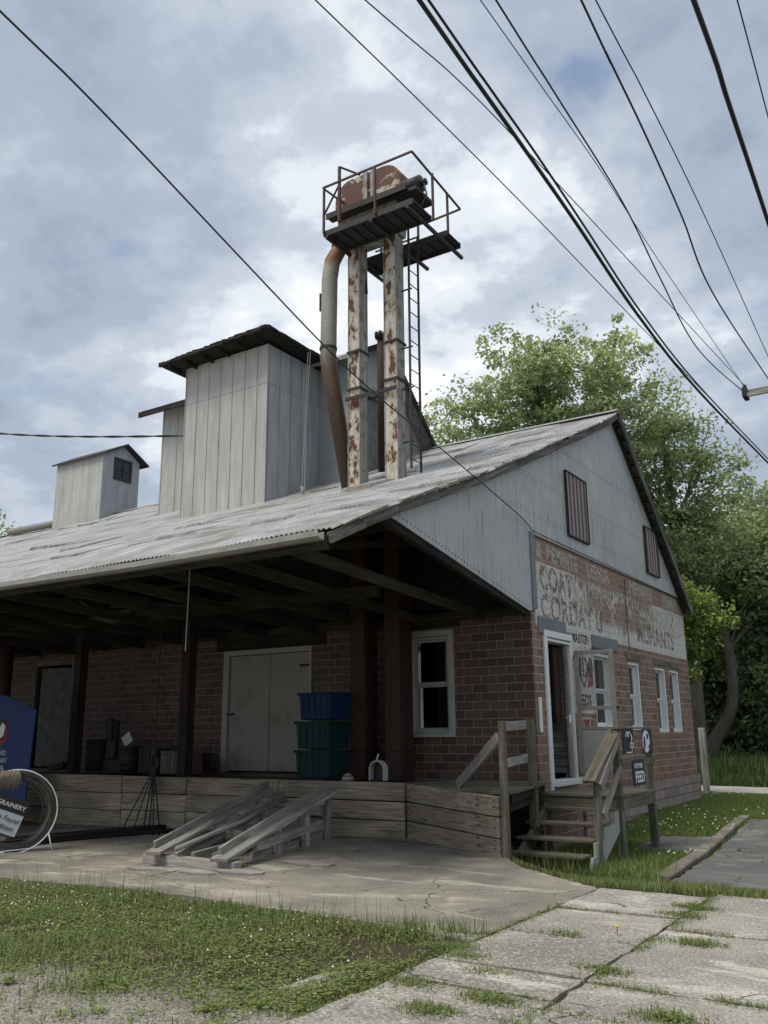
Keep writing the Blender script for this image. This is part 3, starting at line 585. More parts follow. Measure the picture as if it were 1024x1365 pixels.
# roof ---------------------------------------------------------------
PY = [8.0, 8.7, 9.5, 10.6, 11.9, 13.4, 15.2, 17, 18.5, 19.2]; PZ = [3.88, 4.2, 4.54, 4.98, 5.50, 6.14, 6.94, 7.73, 8.42, 8.80]
def rz(y): return float(np.interp(y, PY, PZ)) if y < 19.2 else 8.8-(y-19.2)*.79
XR = -5.89
LAP = 1.62
def roof_side(front):
    if front:
        ysamp, rown, frac = [], [], []
        k = 0; y = 8.0
        while y < 19.2:
            for t in (0., .12, .3, .5, .75, .985):
                yy_ = y+LAP*t
                if yy_ < 19.2: ysamp.append(yy_); rown.append(k); frac.append(t)
            y += LAP; k += 1
        ysamp.append(19.2); rown.append(k-1); frac.append(1.); ysamp = np.array(ysamp)
    else: ysamp = np.array([19.2, 20.2, 21.4, 22.6, 23.4, 24.32]); rown = [0]*6; frac = [.9]*6
    xe = XR if front else XR+.03
    xs_ = np.arange(XL-.5, xe+.001, .0762/6); zz0 = np.array([rz(y) for y in ysamp])
    sheetno = np.floor(xs_/.66).astype(int); r1 = np.random.default_rng(3); lift = r1.normal(0, 1, (400, 9))
    V = []; Gv = []; cut = r1.uniform(-.03, .03, 400)
    for j, y in enumerate(ysamp):
        ln = (y-8.0)/LAP*2.; row = min(8, rown[j]); fr_ = frac[j]
        z = zz0[j]+.013*np.sin(2*np.pi*xs_/.0762)+.02*np.sin(xs_*.55+1)*np.sin(y*.7)+.012*np.sin(xs_*1.9+y*.9)
        L_ = lift[sheetno % 400, row]; amp = .25 if row == 0 else 1.
        z = z+amp*(.018+.034*np.clip(L_-.3, -.3, 1.8))*(1-fr_)
        yy = np.full_like(xs_, y)
        if front and fr_ < .01: yy = yy+(cut[sheetno % 400]+.02*np.sin(xs_*3))*(1 if j == 0 else .6)
        V.append(np.stack([xs_, yy, z], -1)); Gv.append(np.stack([xs_, np.full_like(xs_, ln), z*.1], -1))
    V = np.array(V); n, m_, _ = V.shape; idx = np.arange(n*m_).reshape(n, m_)
    f = np.stack([idx[:-1, :-1], idx[:-1, 1:], idx[1:, 1:], idx[1:, :-1]], -1).reshape(-1, 4)
    me = bpy.data.meshes.new('roof'); me.from_pydata((V.reshape(-1, 3)-np.array([XW, YW, 0])).tolist(), [], f.tolist())
    a = me.attributes.new('g', 'FLOAT_VECTOR', 'POINT'); a.data.foreach_set('vector', np.array(Gv, dtype=np.float32).ravel()); me.materials.append(M['roof'])
    o = bpy.data.objects.new('roof', me); col.objects.link(o); o.parent = mill
    so_ = o.modifiers.new('t', 'SOLIDIFY'); so_.thickness = .004; return o
rf = roof_side(True); rb = roof_side(False)
mb = MB(); mb.prism([(XL-.5, 19.05, 8.77), (XL-.5, 19.2, 8.86), (XL-.5, 19.35, 8.74), (XL-.5, 19.2, 8.83)], (XR-XL+.5, 0, 0)); mb.build('ridge_cap', 'galv', rf)
# rafters, purlins, braces of the porch
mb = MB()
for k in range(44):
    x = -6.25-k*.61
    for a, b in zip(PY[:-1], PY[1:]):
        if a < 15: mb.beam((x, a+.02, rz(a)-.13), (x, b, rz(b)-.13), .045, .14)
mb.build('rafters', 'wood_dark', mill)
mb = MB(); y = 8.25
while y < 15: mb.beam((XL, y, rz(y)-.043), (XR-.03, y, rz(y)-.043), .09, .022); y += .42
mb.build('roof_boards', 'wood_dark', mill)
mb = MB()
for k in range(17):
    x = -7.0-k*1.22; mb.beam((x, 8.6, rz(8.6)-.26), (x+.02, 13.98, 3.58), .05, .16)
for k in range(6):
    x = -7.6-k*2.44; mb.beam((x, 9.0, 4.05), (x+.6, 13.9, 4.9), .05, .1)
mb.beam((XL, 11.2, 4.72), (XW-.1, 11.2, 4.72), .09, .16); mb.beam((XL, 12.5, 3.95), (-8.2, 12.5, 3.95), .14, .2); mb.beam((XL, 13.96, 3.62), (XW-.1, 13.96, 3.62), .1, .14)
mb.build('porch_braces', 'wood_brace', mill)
# fascias, gutter
mb = MB()
for a, b in zip(PY[:-1], PY[1:]):
    mb.beam((XR-.03, a, rz(a)-.095), (XR-.03, b+.01, rz(b)-.095), .04, .13, jit=.004)
mb.beam((XR+.01, 19.19, 8.68), (XR+.01, 24.3, rz(24.3)-.12), .04, .18); bevel(mb.build('rake_board', 'wood_fascia', mill), .004)
mb = MB()   # soffit boards under the far rake and ragged cap on the near one
for k in range(17):
    y = 19.25+k*.3; mb.beam((XR-.01, y+.14, rz(y+.14)-.15), (XW+.03, y+.14, rz(y+.14)-.12), .26, .03)
mb.beam((XW+.05, 19.2, 8.6), (XW+.05, 24.25, 4.62), .05, .1); mb.build('rake_soffit', 'iron_dark', mill)
mb = MB()
for k in range(34):
    y = 8.2+k*.33; 
    if random.random() < .75: mb.beam((XR+.0, y, rz(y)+.005), (XR+.0, y+.3, rz(y+.3)+.005), .07, .03, jit=.008)
mb.build('rake_trim', 'wood_grey', mill)
mb = MB(); gp = [(XL-.4, 3.82), (-22, 3.84), (-16, 3.80), (-12, 3.84), (-9, 3.83), (-5.98, 3.86)]
for (a, za), (b, zb_) in zip(gp, gp[1:]):
    q = [(-.07, .0), (-.075, -.07), (-.03, -.10), (.05, -.10), (.055, .0), (.045, .0), (.04, -.088), (-.026, -.088), (-.062, -.064), (-.058, .0)]
    P = [Vector((a, 7.93+u, za+v)) for u, v in q]; P2 = [Vector((b, 7.93+u, zb_+v)) for u, v in q]; n = len(q)
    mb.add(P+P2, [tuple(range(n))[::-1], tuple(range(n, 2*n))]+[(i, (i+1) % n, n+(i+1) % n, n+i) for i in range(n)], [(p.x, p.y*3, p.z*3) for p in P+P2])
mb.build('gutter', M['wood_fascia'] if False else 'galv', mill)
mb = MB(); mb.box(XL, -5.97, 8.02, 8.06, 3.66, 3.84); mb.build('eave_board', 'wood_dark', mill)
# posts
for x in (-18.6, -15.95, -12.72, -21.9, -25.2):
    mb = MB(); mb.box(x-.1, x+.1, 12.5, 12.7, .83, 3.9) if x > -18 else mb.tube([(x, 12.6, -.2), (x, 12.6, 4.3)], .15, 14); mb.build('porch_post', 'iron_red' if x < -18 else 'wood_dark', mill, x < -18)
mb = MB(); mb.box(XW+.005, XW+.035, 14.2, 14.30, 1.58, 2.16); bevel(mb.build('wall_strip', 'white_trim', mill), .004)
# painted wall lettering (flat on the brick, flaking)
RS = (R(90), 0, R(90))
for s, y, z, size, sx, mat in (('&  BEMINTE', 14.45, 4.64, .40, .92, 'worn_white'), ('LEENSR', 17.0, 4.64, .40, .95, 'worn_white'), ('MERWITE', 19.7, 4.64, .40, .95, 'worn_white'), ('BEARM', 22.35, 4.64, .40, .95, 'worn_white'),
        ('COAT', 14.55, 4.08, .60, .9, 'worn_brown'), ('MONTH', 17.0, 4.22, .36, .9, 'worn_white'), ('ITEH', 21.6, 4.06, .58, .9, 'worn_white'),
        ('CORDAY U', 14.55, 3.55, .62, .95, 'worn_brown'), ('MUHANTS', 20.0, 3.56, .60, 1.02, 'worn_brown'),
        ('MASTER', 15.93, 3.24, .24, .95, 'worn_dark'), ('MIX', 16.0, 2.62, .50, .95, 'worn_dark'), ('FEEDS', 15.98, 2.06, .30, .95, 'worn_dark')):
    text('wall_lettering', s, size, (XW+.003, y, z), RS, mat, mill, .0008, sx, 0., 1.08, .035*size)
mb = MB()
for (p, q) in (((15.95, 2.95), (16.45, 2.42)), ((16.45, 2.42), (16.95, 2.95))): mb.beam(FS(*p, .003), FS(*q, .003), .003, .05, up=(0, -(q[1]-p[1]), q[0]-p[0]))
mb.build('wall_emblem', 'worn_dark', mill)
mb = MB(); mb.prism([FS(16.2, 1.85, .0015), FS(16.72, 1.85, .0015), FS(16.46, 1.42, .0015)], (.002, 0, 0)); mb.build('wall_emblem', 'worn_white', mill)
mb = MB(); mb.prism([FS(16.28, 1.81, .004), FS(16.64, 1.81, .004), FS(16.46, 1.52, .004)], (.002, 0, 0)); mb.prism([FS(16.78, 2.75, .003), FS(16.95, 2.9, .003), FS(16.95, 2.45, .003), FS(16.62, 2.4, .003)], (.002, 0, 0)); mb.build('wall_emblem', 'worn_red', mill)
# step crack and cable down the brick
mb = MB(); mb.tube([FS(19.35, 4.9, .015), FS(19.33, 4.2, .015), FS(19.36, 3.3, .015)], .007, 6); mb.build('conduit', 'iron_dark', mill)

# ------------------------------------------------------------------ metal headhouses on the roof
tower = MB(); tx0, tx1, ty0, ty1, tz = -14.63, -12.1, 14.0, 17.3, 10.12
tower.box(tx0, tx1, ty0, ty1, 6.2, tz); tw = tower.build('metal_tower', 'clad_side_shade', mill)
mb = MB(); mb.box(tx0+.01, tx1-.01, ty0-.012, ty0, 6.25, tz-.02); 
tf = mb.build('front_cladding', 'clad_front_lit', tw)
mb = MB(); n = 7
for k in range(n): x = tx0+.02+k*(tx1-tx0-.04)/n*1.04; mb.box(x-.008, x+.008, ty0-.03, ty0-.013, 6.3, tz-.03)
for z0_ in (9.18,): mb.box(tx0, tx1, ty0-.02, ty0-.012, z0_, z0_+.014)
mb.box(tx1-.10, tx1+.02, ty0-.02, ty0-.0125, 6.3, tz-.03)
mb.build('seams', 'clad_front_lit', tw)
mb = MB()
for k in range(9): y = ty0+.05+k*.39; mb.box(tx1+.001, tx1+.022, y-.008, y+.008, 6.3, tz-.03)
mb.box(tx1+.001, tx1+.01, ty0+.08, ty1, 9.18, 9.195); mb.build('seams', 'clad_side_shade', tw)
mb = MB(); P = [(tx0-.42, ty0-.42, tz-.02), (tx1+.36, ty0-.42, tz+.10), (tx1+.36, ty1+.3, tz+.02), (tx0-.42, ty1+.3, tz-.05)]
mb.prism(P, (0, 0, .07)); r_ = bevel(mb.build('tower_roof', 'wood_dark', tw), .01)
mb = MB()
for k in range(18):
    x = tx0-.45+k*.185; mb.beam((x, ty0-.47, tz+.03+.12*k/18), (x+.19, ty0-.45, tz+.03+.12*(k+1)/18), .08, .07+random.uniform(0, .03), jit=.012)
for k in range(14): mb.beam((tx1+.36, ty0-.45+k*.3, tz+.145-.004*k), (tx1+.36, ty0-.13+k*.3, tz+.14-.004*k), .07, .07, jit=.012)
for k in range(6): mb.box(tx0-.2+k*.52, tx0-.15+k*.52, ty0-.4, ty0, tz-.12+.024*k, tz-.03+.024*k)
mb.build('roof_edge', 'wood_dark', tw)
# headhouse behind, gable facing right
hx0, hx1, hy0, hy1 = -17.5, -11.2, 15.95, 19.35
mb = MB(); mb.prism([(hx0, hy0, 6.9), (hx0, hy0, 10.35), (hx0, 17.05, 10.95), (hx0, hy1-.05, 8.75), (hx0, hy1-.05, 8.3)], (hx1-hx0, 0, 0)); hh = mb.build('headhouse', 'clad_side_shade', mill)
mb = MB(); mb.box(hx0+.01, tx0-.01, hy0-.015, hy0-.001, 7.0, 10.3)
mb.build('front_cladding', 'clad_front_lit', hh)
mb = MB(); [mb.box(x-.008, x+.008, hy0-.03, hy0-.016, 7.1, 10.3) for x in (-17.45, -16.9, -16.3, -15.7, -15.1)]; mb.build('seams', 'clad_front_lit', hh)
mb = MB(); mb.prism([(hx0-.5, 15.55, 10.17), (hx0-.5, 17.07, 11.05), (hx0-.5, 19.75, 8.5), (hx0-.5, 19.72, 8.42), (hx0-.5, 17.07, 10.95), (hx0-.5, 15.56, 10.08)], (hx1-hx0+.85, 0, 0)); mb.build('headhouse_roof', 'roof', hh)
mb = MB(); mb.beam((hx1+.37, 15.5, 10.1), (hx1+.37, 17.07, 10.98), .04, .14); mb.beam((hx1+.37, 17.07, 10.98), (hx1+.37, 19.75, 8.42), .04, .14); mb.box(hx0-.5, tx0-.1, 15.5, 15.55, 10.03, 10.18); mb.build('rake_board', 'wood_dark', hh)
mb = MB(); mb.box(-11.19, -11.0, 16.3, 18.1, 7.3, 9.35); bevel(mb.build('rough_panel', 'grey_panel', hh), .01)
mb = MB(); mb.box(-11.15, -10.95, 16.3, 16.9, 9.4, 9.75); mb.box(-11.0, -10.9, 16.5, 17.2, 9.55, 9.62); mb.build('junction_box', 'white_old', hh)
# small cupola at the far left of the ridge
cx0, cx1, cy0, cy1 = -25.45, -23.05, 18.5, 20.05
mb = MB(); mb.prism([(cx0, cy0, 8.2), (cx0, cy0, 10.78), (cx0, 19.35, 11.18), (cx0, cy1, 10.75), (cx0, cy1, 8.2)], (cx1-cx0, 0, 0)); cu = mb.build('cupola', 'clad_side_shade', mill)
mb = MB(); mb.box(cx0+.005, cx1-.005, cy0-.012, cy0-.001, 8.3, 10.76); mb.build('front_cladding', 'clad_front_lit', cu)
mb = MB(); mb.prism([(cx0-.15, cy0-.12, 10.72), (cx0-.15, 19.35, 11.26), (cx0-.15, 20.32, 10.72), (cx0-.15, 20.32, 10.66), (cx0-.15, 19.35, 11.19), (cx0-.15, cy0-.12, 10.66)], (cx1-cx0+.33, 0, 0)); mb.build('cupola_roof', 'iron_dark', cu)
mb = MB(); [mb.box(cx1, cx1+.04, *q) for q in ((18.95, 19.03, 9.95, 10.72), (19.62, 19.7, 9.95, 10.72), (19.03, 19.62, 10.64, 10.72), (19.03, 19.62, 9.95, 10.02), (19.30, 19.34, 10.02, 10.64))]; mb.box(cx1+.005, cx1+.03, 19.03, 19.62, 10.3, 10.33); mb.build('window_frame', 'iron_dark', cu)
mb = MB(); mb.box(cx1, cx1+.012, 19.03, 19.62, 10.02, 10.64); mb.build('pane', M['navy'], cu)

# ------------------------------------------------------------------ bucket elevator
elev = thing('bucket_elevator', (-9.0, 13.7, rz(13.7)), 'tall rusty bucket elevator with peeling white twin legs and railed platform above the tin roof', 'grain elevator')
def leg(x0, x1):
    mb = MB(); mb.box(x0, x1, 13.55, 13.85, 6.0, 11.45); lg = mb.build('leg', 'peel', elev)
    mb = MB(); mb.box(x1, x1+.006, 13.56, 13.84, 6.0, 11.4); mb.build('side_sheet', 'legside', lg)
    for z in (8.25, 9.05): mb = MB(); mb.box(x0-.03, x1+.03, 13.52, 13.88, z, z+.05); mb.build('joint_flange', 'iron_dark', lg)
    mb = MB(); 
    for x in (x0, x1): mb.box(x-.008, x+.012, 13.535, 13.55, 6.0, 11.4)
    mb.build('corner_rib', 'legside', lg)
leg(-9.57, -9.30); leg(-8.70, -8.42)
for x0, x1 in ((-9.40, -9.08), (-8.64, -8.33)):
    mb = MB(); mb.box(x0, x1, 13.35, 13.8, .8, 5.95); mb.box(x0-.03, x1+.03, 13.32, 13.84, 1.28, 1.31); mb.box(x1, x1+.012, 13.4, 13.5, 1.4, 5.8); lc = bevel(mb.build('lower_casing', 'iron_red', elev), .008)
    mb = MB(); mb.box(x0+.04, x1-.04, 13.34, 13.352, 1.4, 2.1); mb.build('inspection_door', 'iron_red', lc)
mb = MB(); mb.box(-9.6, -8.4, 13.47, 13.5, 8.02, 8.09); mb.box(-9.58, -8.4, 13.9, 13.93, 8.12, 8.19); mb.build('tie_bar', 'iron_dark', elev)
# platform: two walkways on cross angles
mb = MB()
for y0_, y1_ in ((12.72, 13.42), (14.05, 14.62)):
    mb = MB(); mb.box(-9.6, -7.5, y0_, y1_, 11.38, 11.405)
    for yy_ in (y0_, y1_): mb.box(-9.6, -7.5, yy_-.015, yy_+.015, 11.3, 11.42)
    for k in range(9): mb.box(-9.5+k*.24, -9.47+k*.24, y0_+.02, y1_-.02, 11.34, 11.378)
    mb.build('walkway', 'iron_dark', elev)
mb = MB()
for x in (-9.52, -8.45, -7.62): mb.beam((x, 12.7, 11.27), (x-.02, 14.95, 11.27), .06, .06)
mb.beam((-9.4, 13.9, 11.3), (-9.25, 13.75, 10.4), .04, .04); mb.build('cross_angle', 'iron_dark', elev)
mb = MB(); zr, zf = 12.4, 11.4; c_ = [(-9.6, 12.68), (-7.48, 12.68), (-7.62, 14.9), (-8.5, 14.95)]
for a, b in zip(c_, c_[1:]): mb.beam((*a, zr), (*b, zr), .035, .035)
mb.beam((-9.6, 12.68, zr), (-9.55, 13.4, zr), .03, .03); 
for x, y in ((-9.57, 12.68), (-8.33, 12.68), (-7.5, 13.5), (-7.58, 14.25), (-8.5, 14.62), (-9.45, 14.62)): mb.beam((x, y, zf-.05), (x, y, zr), .04, .04)
mb.beam((-9.6, 14.62, zr-.5), (-8.5, 14.62, zr-.5), .03, .03); mb.beam((-9.2, 12.7, 11.5), (-9.2, 12.7, 12.75), .05, .05); mb.beam((-9.2, 12.7, 12.75), (-9.0, 13.15, 12.75), .03, .03); mb.beam((-9.6, 12.7, 11.75), (-9.2, 12.7, 12.35), .03, .03); mb.beam((-9.55, 14.5, 11.4), (-9.1, 14.6, 10.9), .03, .03); mb.beam((-9.1, 14.6, 10.9), (-9.1, 14.6, 11.5), .03, .03)
mb.build('railing', 'rail_rust', elev)
# head casing: rounded hood over two legs
def hood(y0_, y1_, zb_, zt_, x0, x1, r1=.55):
    pr = [(x0, zb_), (x0, zt_-r1)]
    for k in range(1, 7): a = math.pi-k*math.pi/2/6; pr.append((x0+r1+r1*math.cos(a), zt_-r1+r1*math.sin(a)))
    for k in range(0, 6): a = math.pi/2-k*math.pi/2/5; pr.append((x1-r1+r1*math.cos(a), zt_-r1+r1*math.sin(a)))
    pr.append((x1, zb_)); return [(x, y0_, z) for x, z in pr], (0, y1_-y0_, 0)
mb = MB(); P, off = hood(13.42, 13.95, 12.13, 12.97, -9.83, -8.2, .42); mb.prism(P, off); hd = bevel(mb.build('head_casing', 'peel_head', elev), .012)
mb = MB(); mb.box(-9.85, -8.18, 13.38, 13.42, 12.1, 12.16); mb.box(-9.08, -8.98, 13.37, 13.415, 12.13, 12.95); mb.box(-8.9, -8.8, 13.385, 13.415, 12.13, 12.96)
mb.build('casing_band', 'legside', hd)
mb = MB(); mb.prism([(-9.75, 13.45, 11.45), (-9.78, 13.45, 12.12), (-8.3, 13.45, 12.12), (-8.38, 13.45, 11.45)], (0, .45, 0)); mb.build('lower_hood', 'legside', hd)
mb = MB(); mb.box(-9.85, -7.9, 13.14, 13.36, 12.04, 12.09); mb.box(-9.85, -7.9, 13.12, 13.15, 12.0, 12.13); mb.box(-8.25, -7.7, 13.2, 13.9, 11.98, 12.05)
mb.box(-9.0, -8.0, 13.1, 13.44, 11.66, 11.70); mb.build('machine_shelf', 'iron_dark', elev)
mb = MB(); mb.tube([(-8.15, 13.5, 12.28), (-7.75, 13.5, 12.28)], .17, 18); mb.tube([(-7.75, 13.5, 12.28), (-7.64, 13.5, 12.28)], .07, 12); mb.box(-8.1, -7.8, 13.36, 13.64, 12.05, 12.14); mb.tube([(-7.66, 13.45, 12.2), (-7.58, 13.4, 11.9), (-7.75, 13.4, 11.6), (-8.0, 13.4, 11.5)], .018, 6)
mo = mb.build('motor', 'iron_dark', elev, True)
mb = MB()   # spout: bent round pipe down to the tower
mb.tube([(-9.85, 13.7, 12.0), (-9.90, 13.65, 11.55), (-10.03, 13.6, 11.3), (-10.08, 13.58, 10.9), (-10.09, 13.56, 9.1), (-10.06, 13.58, 8.8), (-9.75, 13.85, 6.25)], [.13, .16, .17, .17, .17, .17, .15], 18); sp = mb.build('spout', 'spout', elev, True)
mb = MB(); mb.tube([(-10.09, 13.56, 9.28), (-10.09, 13.56, 9.33)], .185, 18); mb.tube([(-9.88, 13.67, 11.6), (-9.86, 13.68, 11.7)], .19, 18); mb.box(-10.29, -10.26, 13.5, 13.6, 10.2, 10.6); mb.build('collar', 'iron_dark', sp)
mb = MB(); mb.tube([(-9.7, 13.9, 11.35), (-9.66, 13.9, 10.7), (-9.58, 13.95, 9.0)], [.12, .08, .05], 10); mb.box(-9.72, -9.67, 13.75, 13.85, 9.9, 10.2); mb.build('return_pipe', 'iron_dark', elev, True)
# ladder on the right hand leg
mb = MB(); lx = -8.17
for y in (13.62, 13.98): mb.beam((lx, y, 6.42), (lx+.02, y, 11.45), .035, .035)
z = 6.6
while z < 11.3: mb.tube([(lx, 13.62, z), (lx, 13.98, z)], .011, 6); z += .305
for z in (7.0, 8.1, 8.95, 10.2): mb.beam((-8.42, 13.75, z), (lx, 13.75, z), .025, .025)
mb.build('ladder', M['iron_dark'], elev)
mb = MB(); mb.tube([(-9.80, 15.1, 7.0), (-9.80, 15.1, 10.05)], .075, 12); mb.tube([(-9.80, 15.1, 10.05), (-9.80, 15.1, 10.15)], .11, 10)
for k in range(6): a = k*math.pi/3; mb.box(-9.80+.1*math.cos(a)-.03, -9.80+.1*math.cos(a)+.03, 15.1+.1*math.sin(a)-.03, 15.1+.1*math.sin(a)+.03, 10.08, 10.2)
vp = thing('vent_stack', (-9.85, 15.1, 7.0), 'rusty brown vent stack with ragged cap between the two elevator legs', 'vent pipe'); mb.build('pipe', 'iron_brown', vp, True)
rp = MB()
for dx in (0, .07): rp.tube([(-11.55+dx, 14.75, 10.05), (-11.5+dx*.5, 14.6, 8.3), (-11.4+dx, 14.4, 6.62)], .006, 6)
rp.tube([(-11.4, 14.4, 6.75), (-11.36, 14.38, 6.6), (-11.3, 14.36, 6.7)], .03, 6); tag(rp.build('guy_rope', 'rope'), 'pair of thin pale ropes hanging beside the metal tower to the tin roof', 'rope')
mb = MB(); mb.tube([(-28.2, 18.75, 8.74), (-25.6, 18.72, 8.72), (-24.6, 18.7, 8.74)], [.13, .12, .14], 12); tag(mb.build('loose_pipe', 'galv', None, True), 'short grey pipe lying along the far end of the roof ridge', 'pipe')

# ------------------------------------------------------------------ loading dock
dock = thing('loading_dock', (-7.6, 12.42, 0), 'timber loading dock faced with wide weathered planks under the porch roof', 'loading dock')
A_ = (-7.62, 12.38); B_ = (-5.45, 11.18); Dk = (-6.0, 14.0)
mb = MB(); mb.prism([(XL, 12.46, .70), (-7.62, 12.46, .70), (-5.42, 11.32, .70), (-5.98, 13.98, .70), (-6.12, YW-.02, .70), (XL, YW-.02, .70)], (0, 0, .07)); dkb = mb.build('deck', 'wood_green', dock)
mb = MB()
for k in range(12):   # individual boards running along the wall on the open corner
    y = 11.35+k*.225; xr = -5.40-(y-11.3)*.21; xl = -7.7 if y > 12.45 else -7.62+(12.4-y)*1.85
    if xl < xr-.2: mb.box(xl, xr+.06, y, y+.205, .775, .805, jit=.004)
mb.build('deck_boards', 'wood_green', dock)
mb = MB()
seg = [-7.64, -10.2, -12.4, -14.15, -17.5, -21, -26, -32]
def tz_(x): return -.018*max(0, -7.6-x)
for i in range(len(seg)-1):
    zb_ = tz_((seg[i]+seg[i+1])/2)-.02; hgt = (.83-zb_)/3
    for k in range(3): yo = 12.40-random.uniform(0, .03); mb.box(seg[i+1]+.012, seg[i]-.012, yo-.03, yo+.03, zb_+k*hgt+.008, zb_+(k+1)*hgt-.006, jit=.006)
bevel(mb.build('front_planks', 'wood_tan', dock), .006)
mb = MB(); zt0, zt1 = .83, .78
for k in range(3):
    a0 = -.02+k*.28; b0 = -.05+k*.27
    mb.add(*(lambda P: (P, [(0, 1, 2, 3), (4, 5, 6, 7), (0, 1, 5, 4), (1, 2, 6, 5), (2, 3, 7, 6), (3, 0, 4, 7)], [(math.dist(p[:2], A_)+k*7, p[2], p[0]*.1) for p in P]))([(A_[0], A_[1], a0+.008), (B_[0], B_[1], b0+.008), (B_[0], B_[1], b0+.262), (A_[0], A_[1], a0+.272), (A_[0]+.02, A_[1]+.06, a0+.008), (B_[0]+.02, B_[1]+.06, b0+.008), (B_[0]+.02, B_[1]+.06, b0+.262), (A_[0]+.02, A_[1]+.06, a0+.272)]))
bevel(mb.build('corner_planks', 'wood_tan', dock), .006)
mb = MB(); [mb.disc((x+random.uniform(-.03, .03), 12.365, z), .012, (0, -1, 0), .008, 8) for x in (-7.75, -10.1, -10.3, -12.3, -12.5, -14.05, -14.3) for z in (.12, .2, .4, .5, .66, .76)]
for t in (.04, .80, .82, .97):
    for z in (.1, .2, .36, .46, .62, .7): p = Vector((*A_, 0)).lerp(Vector((*B_, 0)), t); mb.disc((p.x-.01, p.y-.015, z), .012, (-.48, -.87, 0), .008, 8)
mb.build('bolts', 'iron_dark', dock)
mb = MB(); mb.beam((-5.40, 11.45, .72), (-5.98, 13.95, .72), .05, .14); mb.beam((-5.5, 11.6, .6), (-6.0, 13.9, .6), .05, .14); mb.box(-6.9, -6.8, 13.3, 13.4, -.3, .7); mb.box(-6.0, -5.9, 13.6, 13.7, -.3, .7); mb.build('frame', 'wood_dark', dock)
P1 = Vector((-5.36, 11.2, 0)); P2 = Vector((-5.76, 13.05, 0))
mb = MB(); mb.beam(P1+Vector((0, 0, -.05)), P1+Vector((0, 0, 1.74)), .09, .09); bevel(mb.build('railing_post', 'wood_green', dock), .006)
mb = MB(); mb.beam(P2+Vector((0, 0, .2)), P2+Vector((0, 0, 1.78)), .12, .10); bevel(mb.build('railing_post', 'wood_green', dock), .006)
mb = MB(); mb.beam(P1+Vector((-.05, .05, 1.66)), P2+Vector((-.05, -.05, 1.70)), .04, .13); bevel(mb.build('rail', 'wood_grey', dock), .005)
mb = MB(); mb.beam(P1+Vector((-.05, .05, 1.17)), P2+Vector((-.05, -.05, 1.2)), .04, .12); bevel(mb.build('rail', 'wood_grey', dock), .005)
mb = MB(); mb.beam((-6.45, 11.92, .84), (-5.46, 11.28, 1.52), .05, .15); bevel(mb.build('brace', 'wood_grey', dock), .005)

# ------------------------------------------------------------------ entrance steps and landing
stp = thing('entrance_steps', (-5.3, 13.7, -.28), 'weathered wooden landing and four steps with handrail below the open entrance door', 'steps')
mb = MB()
for k in range(11): mb.box(-6.02, -4.62, 13.78+k*.16, 13.925+k*.16, .60, .635, jit=.003)
bevel(mb.build('landing', 'wood_green', stp), .004)
mb = MB(); mb.box(-6.0, -4.66, 13.80, 13.84, .42, .598); mb.box(-4.68, -4.63, 13.84, 15.5, .42, .598); mb.box(-6.0, -5.95, 13.84, 15.5, .42, .598); mb.build('landing_frame', 'wood_green', stp)
tr = [(13.58, .45), (13.10, .27), (12.70, .09), (12.32, -.09)]
for i, (y, z) in enumerate(tr):
    mb = MB(); mb.box(-5.98+.03*i, -4.70-.02*i, y, y+.34, z-.04, z, jit=.003); bevel(mb.build('tread', 'wood_green', stp), .005)
mb = MB(); mb.beam((-5.85, 13.82, .40), (-5.78, 12.4, -.26), .05, .24); mb.beam((-5.84, 13.8, .32), (-5.84, 13.8, -.3), .08, .08); mb.build('stringer', 'wood_green', stp)
mb = MB(); sx_ = -4.74; pf = [(13.80, .42), (13.58, .41), (13.58, .23), (13.10, .23), (13.10, .05), (12.72, .05), (12.72, -.13), (12.60, -.13), (12.5, -.34), (12.86, -.34), (13.80, .12)]
mb.prism([(sx_, y, z) for y, z in pf], (.04, 0, 0)); mb.build('stringer', 'white_old', stp)
mb = MB(); mb.beam((-4.72, 12.86, -.32), (-4.72, 12.98, .86), .09, .09); bevel(mb.build('post', 'wood_green', stp), .006)
for y, zt_ in ((13.86, 1.60), (15.52, 1.58)):
    mb = MB(); mb.beam((-4.70, y, -.36), (-4.70, y, .42), .12, .12); mb.beam((-4.70, y, .42), (-4.70, y, zt_), .10, .10); bevel(mb.build('post', 'wood_green', stp), .006)
mb = MB(); mb.beam((-4.78, 12.80, .88), (-4.72, 13.98, 1.64), .20, .04); bevel(mb.build('handrail', 'wood_green', stp), .006)
mb = MB(); mb.beam((-4.66, 12.95, .80), (-4.66, 13.90, 1.52), .04, .12); mb.beam((-4.66, 13.0, .40), (-4.66, 13.92, 1.06), .04, .11); mb.build('rail', 'wood_grey', stp)
mb = MB(); mb.box(-4.76, -4.62, 13.8, 15.62, 1.62, 1.65); mb.box(-4.665, -4.625, 13.9, 15.62, 1.05, 1.16); mb.build('rail', 'wood_green', stp)
